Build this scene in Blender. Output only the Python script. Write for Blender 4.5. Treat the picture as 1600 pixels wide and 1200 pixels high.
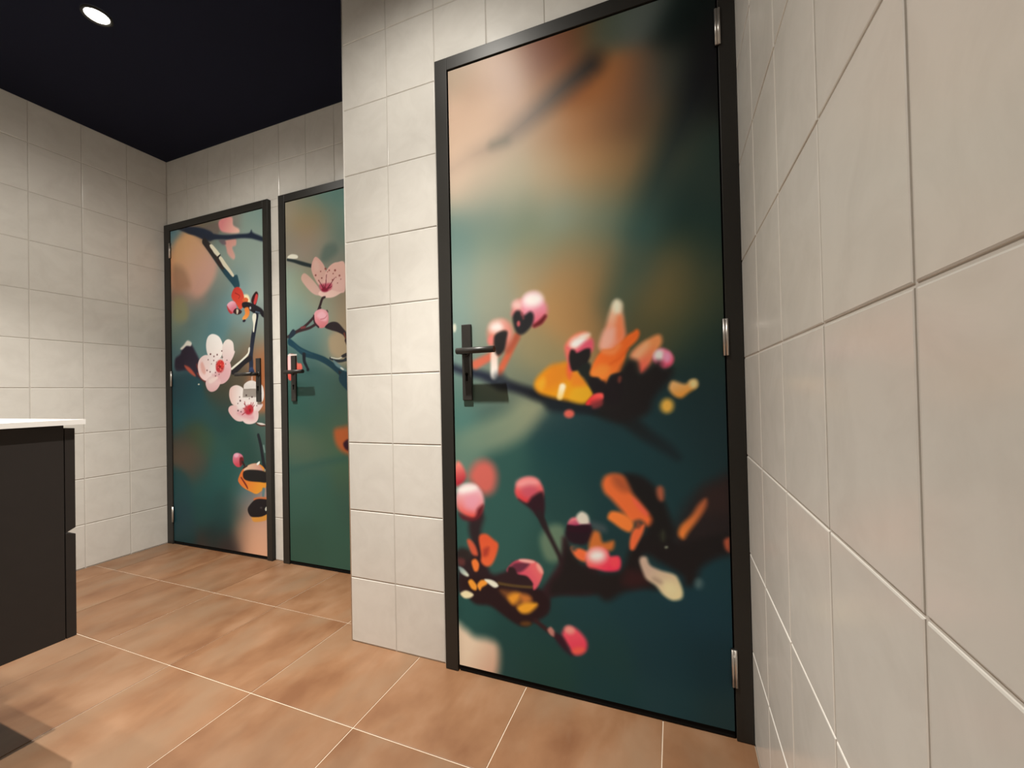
import bpy, bmesh, math, random
import numpy as np
from mathutils import Matrix, Vector

random.seed(7)
scene = bpy.context.scene
col = scene.collection
for o in list(bpy.data.objects):
    bpy.data.objects.remove(o)

# ------------------------------------------------------------------ camera, exposure, world, lamps
cam_data = bpy.data.cameras.new('camera')
cam = bpy.data.objects.new('camera', cam_data)
col.objects.link(cam)
cam_data.sensor_width = 36.0
cam_data.lens = 36.0 * 634.4213833071725 / 1600.0
cam_data.shift_x = -0.009428501371040099
cam_data.shift_y = 0.00349139850836778
cam_data.clip_start = 0.01
YAW, PITCH, ROLL = 0.3583840762395656, 0.010752558936651776, -0.021806345111980104
fwd = Vector((-math.sin(YAW) * math.cos(PITCH), math.cos(YAW) * math.cos(PITCH), math.sin(PITCH)))
rt = Vector((math.cos(YAW), math.sin(YAW), 0))
up = rt.cross(fwd)
r2 = rt * math.cos(ROLL) + up * math.sin(ROLL)
u2 = -rt * math.sin(ROLL) + up * math.cos(ROLL)
m = Matrix((r2, u2, -fwd)).transposed().to_4x4()
m.translation = Vector((-0.172082863970377, -1.198474845966144, 0.9137036296682557))
cam.matrix_world = m
scene.camera = cam

scene.view_settings.view_transform = 'Standard'
scene.view_settings.look = 'None'
scene.view_settings.gamma = 1.0
scene.view_settings.use_curve_mapping = False
scene.view_settings.exposure = 0.0
scene.cycles.max_bounces = 8
scene.cycles.diffuse_bounces = 5

world = bpy.data.worlds.new('world')
scene.world = world
world.use_nodes = True
world.node_tree.nodes['Background'].inputs[0].default_value = (1.0, 0.93, 0.82, 1)
world.node_tree.nodes['Background'].inputs[1].default_value = 0.05

WARM = (1.0, 0.95, 0.862)
# x, y, power of the narrow beam, the core and the wide flood   (recessed downlights; the last is unseen, added to brighten the left floor)
LAMPS = [(-2.29, -0.28, 115.0, 190.0, 29.0), (-0.88, -0.59, 270.0, 114.0, 42.0), (-2.45, -0.66, 16.0, 74.0, 5.0)]

# room dimensions (metres): right wall x=0, wall of the near door y=0, floor z=0
H = 2.453           # ceiling
L = 3.2181          # left wall at x=-L
D = 0.4553          # wall of the two far doors
W = 1.3228          # free end of the near door's wall
YV = -1.13          # wall behind the washstand
XR = -1.30          # end of that wall
YR = -2.45          # rear wall of the entrance
T = 0.10

# ------------------------------------------------------------------ materials
def new_mat(name):
    mt = bpy.data.materials.new(name)
    mt.use_nodes = True
    nt = mt.node_tree
    return mt, nt, nt.nodes['Principled BSDF']

def rgba(c):
    return (c[0], c[1], c[2], 1.0)

def simple_mat(name, color, rough, metal=0.0, spec=0.5, noise=0.0, nscale=40.0):
    mt, nt, bs = new_mat(name)
    bs.inputs['Roughness'].default_value = rough
    bs.inputs['Metallic'].default_value = metal
    bs.inputs['Specular IOR Level'].default_value = spec
    tc = nt.nodes.new('ShaderNodeTexCoord')
    n = nt.nodes.new('ShaderNodeTexNoise')
    n.inputs['Scale'].default_value = nscale
    n.inputs['Detail'].default_value = 3
    nt.links.new(tc.outputs['Object'], n.inputs['Vector'])
    mx = nt.nodes.new('ShaderNodeMix')
    mx.data_type = 'RGBA'
    mx.inputs[6].default_value = rgba([c * (1 - noise) for c in color])
    mx.inputs[7].default_value = rgba([min(1, c * (1 + noise)) for c in color])
    nt.links.new(n.outputs['Fac'], mx.inputs[0])
    nt.links.new(mx.outputs[2], bs.inputs['Base Color'])
    return mt

def object_vector(nt, scale):
    """object coordinates shifted by the object's own random number, so that no two tiles look alike"""
    tc = nt.nodes.new('ShaderNodeTexCoord')
    oi = nt.nodes.new('ShaderNodeObjectInfo')
    mul = nt.nodes.new('ShaderNodeVectorMath'); mul.operation = 'MULTIPLY_ADD'
    cmb = nt.nodes.new('ShaderNodeCombineXYZ')
    for i, k in enumerate((37.0, 91.0, 53.0)):
        q = nt.nodes.new('ShaderNodeMath'); q.operation = 'MULTIPLY'
        q.inputs[1].default_value = k
        nt.links.new(oi.outputs['Random'], q.inputs[0])
        nt.links.new(q.outputs[0], cmb.inputs[i])
    mul.inputs[1].default_value = scale
    nt.links.new(tc.outputs['Object'], mul.inputs[0])
    nt.links.new(cmb.outputs[0], mul.inputs[2])
    return mul.outputs[0], oi.outputs['Random']

def wall_tile_mat():
    mt, nt, bs = new_mat('glazed_wall_tile')
    vec, rnd = object_vector(nt, (9, 9, 9))
    n = nt.nodes.new('ShaderNodeTexNoise')
    n.inputs['Scale'].default_value = 1.0
    n.inputs['Detail'].default_value = 5
    n.inputs['Roughness'].default_value = 0.62
    n.inputs['Distortion'].default_value = 0.8
    nt.links.new(vec, n.inputs['Vector'])
    cr = nt.nodes.new('ShaderNodeValToRGB')
    cr.color_ramp.elements[0].position = 0.30
    cr.color_ramp.elements[1].position = 0.60
    cr.color_ramp.elements[0].color = rgba((0.63, 0.606, 0.565))
    cr.color_ramp.elements[1].color = rgba((0.682, 0.66, 0.618))
    nt.links.new(n.outputs['Fac'], cr.inputs[0])
    hsv = nt.nodes.new('ShaderNodeHueSaturation')
    mr = nt.nodes.new('ShaderNodeMapRange')
    mr.inputs[3].default_value = 0.985
    mr.inputs[4].default_value = 1.015
    nt.links.new(rnd, mr.inputs[0])
    nt.links.new(mr.outputs[0], hsv.inputs['Value'])
    nt.links.new(cr.outputs[0], hsv.inputs['Color'])
    nt.links.new(hsv.outputs[0], bs.inputs['Base Color'])
    bs.inputs['Roughness'].default_value = 0.21
    bs.inputs['Specular IOR Level'].default_value = 0.42
    n2 = nt.nodes.new('ShaderNodeTexNoise')
    n2.inputs['Scale'].default_value = 1.4
    n2.inputs['Detail'].default_value = 2
    nt.links.new(vec, n2.inputs['Vector'])
    bp = nt.nodes.new('ShaderNodeBump')
    bp.inputs['Strength'].default_value = 0.12
    bp.inputs['Distance'].default_value = 0.004
    nt.links.new(n2.outputs['Fac'], bp.inputs['Height'])
    nt.links.new(bp.outputs[0], bs.inputs['Normal'])
    return mt

def floor_tile_mat():
    mt, nt, bs = new_mat('terracotta_floor_tile')
    vec, rnd = object_vector(nt, (3.4, 1.7, 3.4))
    n = nt.nodes.new('ShaderNodeTexNoise')
    n.inputs['Scale'].default_value = 1.6
    n.inputs['Detail'].default_value = 6
    n.inputs['Roughness'].default_value = 0.55
    n.inputs['Distortion'].default_value = 0.6
    nt.links.new(vec, n.inputs['Vector'])
    vec2, _ = object_vector(nt, (9.0, 7.0, 9.0))
    n2 = nt.nodes.new('ShaderNodeTexNoise')
    n2.inputs['Scale'].default_value = 1.0
    n2.inputs['Detail'].default_value = 7
    nt.links.new(vec2, n2.inputs['Vector'])
    mix = nt.nodes.new('ShaderNodeMix')
    mix.inputs[0].default_value = 0.42
    nt.links.new(n.outputs['Fac'], mix.inputs[2])
    nt.links.new(n2.outputs['Fac'], mix.inputs[3])
    cr = nt.nodes.new('ShaderNodeValToRGB')
    e = cr.color_ramp.elements
    e[0].position = 0.34; e[0].color = rgba((0.128, 0.056, 0.025))
    e[1].position = 0.66; e[1].color = rgba((0.222, 0.126, 0.072))
    q = e.new(0.50); q.color = rgba((0.178, 0.089, 0.044))
    nt.links.new(mix.outputs[0], cr.inputs[0])
    vec3, _ = object_vector(nt, (6.0, 3.4, 6.0))
    n3 = nt.nodes.new('ShaderNodeTexNoise')
    n3.inputs['Scale'].default_value = 1.0
    n3.inputs['Detail'].default_value = 4
    nt.links.new(vec3, n3.inputs['Vector'])
    cr3 = nt.nodes.new('ShaderNodeValToRGB')
    cr3.color_ramp.elements[0].position = 0.46
    cr3.color_ramp.elements[1].position = 0.68
    cr3.color_ramp.elements[0].color = (0, 0, 0, 1)
    cr3.color_ramp.elements[1].color = (0.75, 0.75, 0.75, 1)
    nt.links.new(n3.outputs['Fac'], cr3.inputs[0])
    mx3 = nt.nodes.new('ShaderNodeMix')
    mx3.data_type = 'RGBA'
    mx3.inputs[7].default_value = (0.175, 0.108, 0.064, 1)
    nt.links.new(cr3.outputs[0], mx3.inputs[0])
    nt.links.new(cr.outputs[0], mx3.inputs[6])
    hsv = nt.nodes.new('ShaderNodeHueSaturation')
    mr = nt.nodes.new('ShaderNodeMapRange')
    mr.inputs[3].default_value = 0.92
    mr.inputs[4].default_value = 1.08
    nt.links.new(rnd, mr.inputs[0])
    nt.links.new(mr.outputs[0], hsv.inputs['Value'])
    nt.links.new(mx3.outputs[2], hsv.inputs['Color'])
    nt.links.new(hsv.outputs[0], bs.inputs['Base Color'])
    bs.inputs['Roughness'].default_value = 0.42
    bs.inputs['Specular IOR Level'].default_value = 0.35
    bp = nt.nodes.new('ShaderNodeBump')
    bp.inputs['Strength'].default_value = 0.15
    bp.inputs['Distance'].default_value = 0.003
    nt.links.new(n2.outputs['Fac'], bp.inputs['Height'])
    nt.links.new(bp.outputs[0], bs.inputs['Normal'])
    return mt

def print_mat():
    mt, nt, bs = new_mat('printed_door_film')
    at = nt.nodes.new('ShaderNodeAttribute')
    at.attribute_name = 'print'
    nt.links.new(at.outputs['Color'], bs.inputs['Base Color'])
    bs.inputs['Roughness'].default_value = 0.42
    bs.inputs['Specular IOR Level'].default_value = 0.25
    return mt

def lamp_mat():
    mt, nt, bs = new_mat('lit_lamp_lens')
    bs.inputs['Base Color'].default_value = (0.9, 0.88, 0.84, 1)
    bs.inputs['Emission Color'].default_value = (1.0, 0.95, 0.86, 1)
    bs.inputs['Emission Strength'].default_value = 30.0
    return mt

M_TILE = wall_tile_mat()
M_GROUT = simple_mat('wall_grout', (0.52, 0.49, 0.45), 0.9, noise=0.06, nscale=60)
M_PLASTER = simple_mat('wall_backing', (0.55, 0.52, 0.47), 0.9, noise=0.04)
M_FLOOR = floor_tile_mat()
M_FGROUT = simple_mat('floor_grout', (0.5, 0.4, 0.31), 0.9, noise=0.08, nscale=50)
M_CEIL = simple_mat('black_ceiling_paint', (0.0058, 0.0072, 0.019), 0.85, spec=0.2, noise=0.10, nscale=6)
M_FRAME = simple_mat('black_painted_steel', (0.02, 0.0185, 0.016), 0.42, spec=0.35, noise=0.08, nscale=90)
M_BLACK = simple_mat('matt_black_metal', (0.020, 0.018, 0.016), 0.42, spec=0.45, noise=0.05)
M_VOID = simple_mat('flat_black', (0.006, 0.006, 0.006), 0.8, spec=0.1, noise=0.05)
M_STEEL = simple_mat('brushed_hinge_steel', (0.62, 0.58, 0.54), 0.34, metal=0.9, noise=0.05, nscale=200)
M_CAB = simple_mat('dark_cabinet_laminate', (0.019, 0.0155, 0.014), 0.55, spec=0.3, noise=0.10, nscale=30)
M_TOP = simple_mat('white_ceramic', (0.86, 0.85, 0.84), 0.12, spec=0.5, noise=0.01)
M_TRIM = simple_mat('cream_corner_trim', (0.74, 0.71, 0.66), 0.35, noise=0.02)
M_PRINT = print_mat()
M_LAMP = lamp_mat()

# ------------------------------------------------------------------ helpers
def link(name, me, mat, parent=None):
    o = bpy.data.objects.new(name, me)
    if mat is not None and not me.materials:
        me.materials.append(mat)
    col.objects.link(o)
    if parent is not None:
        o.parent = parent
    return o

def add_box(bm, x0, x1, y0, y1, z0, z1, bevel=0.0, seg=2):
    vs = [bm.verts.new((x, y, z)) for x in (x0, x1) for y in (y0, y1) for z in (z0, z1)]
    fs = [(0, 1, 3, 2), (4, 6, 7, 5), (0, 4, 5, 1), (2, 3, 7, 6), (0, 2, 6, 4), (1, 5, 7, 3)]
    faces = [bm.faces.new([vs[i] for i in f]) for f in fs]
    if bevel > 0:
        es = list({e for f in faces for e in f.edges})
        bmesh.ops.bevel(bm, geom=es, offset=bevel, segments=seg, affect='EDGES', profile=0.5)

def add_cyl(bm, p0, p1, r, n=16, r2=None):
    p0, p1 = Vector(p0), Vector(p1)
    ax = (p1 - p0).normalized()
    s = ax.orthogonal().normalized()
    t = ax.cross(s)
    r2 = r if r2 is None else r2
    a = [bm.verts.new(p0 + (s * math.cos(2 * math.pi * i / n) + t * math.sin(2 * math.pi * i / n)) * r) for i in range(n)]
    b = [bm.verts.new(p1 + (s * math.cos(2 * math.pi * i / n) + t * math.sin(2 * math.pi * i / n)) * r2) for i in range(n)]
    for i in range(n):
        f = bm.faces.new((a[i], a[(i + 1) % n], b[(i + 1) % n], b[i]))
        f.smooth = True
    bm.faces.new(a[::-1])
    bm.faces.new(b)

def done(name, bm, mat, parent=None):
    bmesh.ops.recalc_face_normals(bm, faces=bm.faces[:])
    me = bpy.data.meshes.new(name)
    bm.to_mesh(me)
    bm.free()
    return link(name, me, mat, parent)

def boxes(name, lst, mat, parent=None, bevel=0.0, seg=2):
    bm = bmesh.new()
    for b in lst:
        add_box(bm, *b, bevel=bevel, seg=seg)
    return done(name, bm, mat, parent)

def tag(o, label=None, cat=None, group=None, kind=None):
    if label: o['label'] = label
    if cat: o['category'] = cat
    if group: o['group'] = group
    if kind: o['kind'] = kind
    return o

def empty(name, loc):
    o = bpy.data.objects.new(name, None)
    o.empty_display_size = 0.05
    o.location = loc
    col.objects.link(o)
    return o

# ------------------------------------------------------------------ tiles
JOINT = 0.0030          # wall joint width
PROUD = 0.0040          # tile body in front of the grout
_tile_cache = {}

def prism_mesh(name, poly, depth, bevel, mat):
    """outline (CCW, in local x/y) with bevelled top face at z=0 and sides going down to -depth"""
    bm = bmesh.new()
    top = [bm.verts.new((x, y, 0)) for x, y in poly]
    bot = [bm.verts.new((x, y, -depth)) for x, y in poly]
    ft = bm.faces.new(top)
    n = len(poly)
    for i in range(n):
        bm.faces.new((top[i], bot[i], bot[(i + 1) % n], top[(i + 1) % n]))
    bmesh.ops.bevel(bm, geom=list(ft.edges), offset=bevel, segments=2, affect='EDGES', profile=0.5)
    bmesh.ops.recalc_face_normals(bm, faces=bm.faces[:])
    me = bpy.data.meshes.new(name)
    bm.to_mesh(me)
    bm.free()
    me.materials.append(mat)
    return me

def wall_tile(parent, origin, ua, na, w, h):
    """tile of w x h whose lower left corner (seen along -na) is origin; ua = direction of its width"""
    key = (round(w, 4), round(h, 4))
    if key not in _tile_cache:
        _tile_cache[key] = prism_mesh('wall_tile', [(0, 0), (w, 0), (w, h), (0, h)], PROUD + 0.002, 0.0021, M_TILE)
    o = bpy.data.objects.new('tile', _tile_cache[key])
    u, n = Vector(ua), Vector(na)
    z = Vector((0, 0, 1))
    # hand-laid: a hair of tilt and of depth from tile to tile
    jit = random.uniform(-0.0003, 0.0002)
    mm = Matrix((u, z, n)).transposed().to_4x4()
    mm.translation = Vector(origin) + n * jit
    tilt = Matrix.Rotation(random.uniform(-0.0007, 0.0007), 4, 'X') @ Matrix.Rotation(random.uniform(-0.0008, 0.0008), 4, 'Y')
    c = Matrix.Translation((w / 2, h / 2, 0))
    o.matrix_world = mm @ c @ tilt @ c.inverted()
    col.objects.link(o)
    o.parent = parent
    return o

def tile_rect(parent, org, ua, na, us, zs, holes=()):
    """lay tiles between the joint lines us x zs, cut around rectangular holes (u0,u1,z0,z1)"""
    j = JOINT / 2
    cnt = 0
    for a, b in zip(us[:-1], us[1:]):
        for c, d in zip(zs[:-1], zs[1:]):
            rects = [(a + j, b - j, c + j, d - j)]
            for h0, h1, k0, k1 in holes:
                nxt = []
                for (p, q, r, s) in rects:
                    if h0 >= q or h1 <= p or k0 >= s or k1 <= r:
                        nxt.append((p, q, r, s)); continue
                    if k1 < s - 0.004: nxt.append((p, q, k1, s)); 
                    if k0 > r + 0.004: nxt.append((p, q, r, k0))
                    lo, hi = max(r, k0), min(s, k1)
                    if h0 > p + 0.004: nxt.append((p, h0, lo, hi))
                    if h1 < q - 0.004: nxt.append((h1, q, lo, hi))
                rects = nxt
            for p, q, r, s in rects:
                if q - p < 0.006 or s - r < 0.006: continue
                o = Vector(org) + Vector(ua) * p + Vector((0, 0, r))
                wall_tile(parent, o, ua, na, q - p, s - r)
                cnt += 1
    return cnt

ROWS = [0.0015] + [-0.012 + 0.25 * k for k in range(1, 10)] + [H]

def lines(a, b, first, step):
    """joint positions from a to b with joints at first + k*step"""
    out = [a]
    k = first
    while k < b - 0.02:
        if k > a + 0.02: out.append(k)
        k += step
    out.append(b)
    return out

# ------------------------------------------------------------------ the room shell
g = PROUD - 0.0022      # grout lies this far behind the tile face
FAR_HOLES = [(-L, -2.288, -0.01, 2.032), (-2.206, -W, -0.01, 2.032)]
NEAR_HOLE = (-0.9045, 0.0, -0.01, 2.036)

# floor
floor = boxes('floor', [(-L, -W, YV, D + 0.15, -0.08, -0.0016), (-W, 0, YV, 0.15, -0.08, -0.0016), (XR, 0, YR, YV, -0.08, -0.0016)], M_FGROUT)
tag(floor, 'terracotta brown square tiled floor with pale cream joints', kind='structure')
FX, FY, FS, FJ = -2.2218, -0.3125, 0.4, 0.0013
fx = lines(-L, 0.0, FX - 0.4 * 3, FS)
fy = lines(YR, D + 0.10, FY - 0.4 * 6, FS)
def floor_tile(poly):
    ox, oy = poly[0]
    me = prism_mesh('floor_tile', [(x - ox, y - oy) for x, y in poly], 0.006, 0.0010, M_FLOOR)
    o = bpy.data.objects.new('tile', me)
    o.location = (ox, oy, random.uniform(-0.0004, 0.0002))
    col.objects.link(o)
    o.parent = floor
for a, b in zip(fx[:-1], fx[1:]):
    for c, d in zip(fy[:-1], fy[1:]):
        p, q, r, s = a + FJ, b - FJ, c + FJ, d - FJ
        yl = 0.10 if p > -W else D + 0.10
        s = min(s, yl)
        if p < XR and r < YV:                      # washstand wall, nothing in front of the camera there
            if q <= XR + 0.05: r = max(r, YV + 0.001)
            else: p = max(p, XR) if s <= YV else p
        if q - p < 0.01 or s - r < 0.01: continue
        if p < -W < q and s > 0.1:                 # tile notched around the wall's end
            floor_tile([(p, r), (q, r), (q, 0.0), (-W + 0.0, 0.0), (-W + 0.0, s), (p, s)])
        else:
            floor_tile([(p, r), (q, r), (q, s), (p, s)])

ceiling = boxes('ceiling', [(-L, 0, YR, D, H, H + 0.12)], M_CEIL)
tag(ceiling, 'flat matt blue-black painted ceiling', kind='structure')

# left wall
wl = boxes('wall_left', [(-L - T, -L - g, YV, D + T, -0.05, H)], M_GROUT)
tag(wl, 'left wall of beige glazed tiles beside the washstand', kind='structure')
tile_rect(wl, (-L, 0, 0), (0, 1, 0), (1, 0, 0), lines(YV, D, 0.2513 - 0.2 * 6, 0.2), ROWS)

# right wall
wr = boxes('wall_right', [(g, T, YR, 0.12, -0.05, H)], M_GROUT)
tag(wr, 'right wall of beige glazed tiles close to the camera', kind='structure')
tile_rect(wr, (0, 0, 0), (0, -1, 0), (-1, 0, 0), lines(0.0, -YR, 0.2066, 0.2), ROWS)

# wall of the two far doors
lst = [(-L - T, -W + 0.02, D + g, D + T, 2.032, H), (-2.288, -2.206, D + g, D + T, -0.05, 2.032)]
wb = boxes('wall_back', lst, M_GROUT)
tag(wb, 'beige tiled wall holding the two far doors', kind='structure')
tile_rect(wb, (0, D, 0), (1, 0, 0), (0, -1, 0), lines(-L, -W, -L + 0.2, 0.2)[:], ROWS, FAR_HOLES)

# wall of the near door
lst = [(-W + 0.006, -0.9045, g, T, -0.05, H), (-0.9045, 0.0, g, T, 2.036, H)]
wf = boxes('wall_front', lst, M_GROUT)
tag(wf, 'beige tiled wall holding the large near door', kind='structure')
tile_rect(wf, (0, 0, 0), (1, 0, 0), (0, -1, 0), [-W + 0.0045, -1.1182, -0.9182 + 0.0015, -0.7182, -0.5182, -0.3182, -0.1182, 0.0], ROWS, [NEAR_HOLE])
# short return from the near door's wall back to the far wall
wc = boxes('wall_corner', [(-W + g, -W + T, T, D + T, -0.05, H)], M_GROUT)
tag(wc, 'short tiled return wall behind the free wall end', kind='structure')
tile_rect(wc, (-W, 0, 0), (0, -1, 0), (-1, 0, 0), [-D + 0.0, -0.205, -0.0045], ROWS)
bm = bmesh.new()
add_cyl(bm, (-W + 0.0045, 0.0045, 0.0), (-W + 0.0045, 0.0045, H), 0.0045, 16)
tr = done('trim_1', bm, M_TRIM)
tag(tr, 'slim rounded cream trim on the free wall corner', kind='structure')

# walls that close the room behind the camera
for nm, bx, lb in (('wall_rear', (-L, XR, YV - T, YV, -0.05, H), 'wall behind the washstand'),
                   ('wall_entrance', (XR - T, XR, YR, YV - T, -0.05, H), 'side wall of the entrance behind the camera'),
                   ('wall_end', (XR, 0.0, YR - T, YR, -0.05, H), 'end wall behind the camera')):
    o = boxes(nm, [bx], M_PLASTER)
    tag(o, lb, kind='structure')

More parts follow.
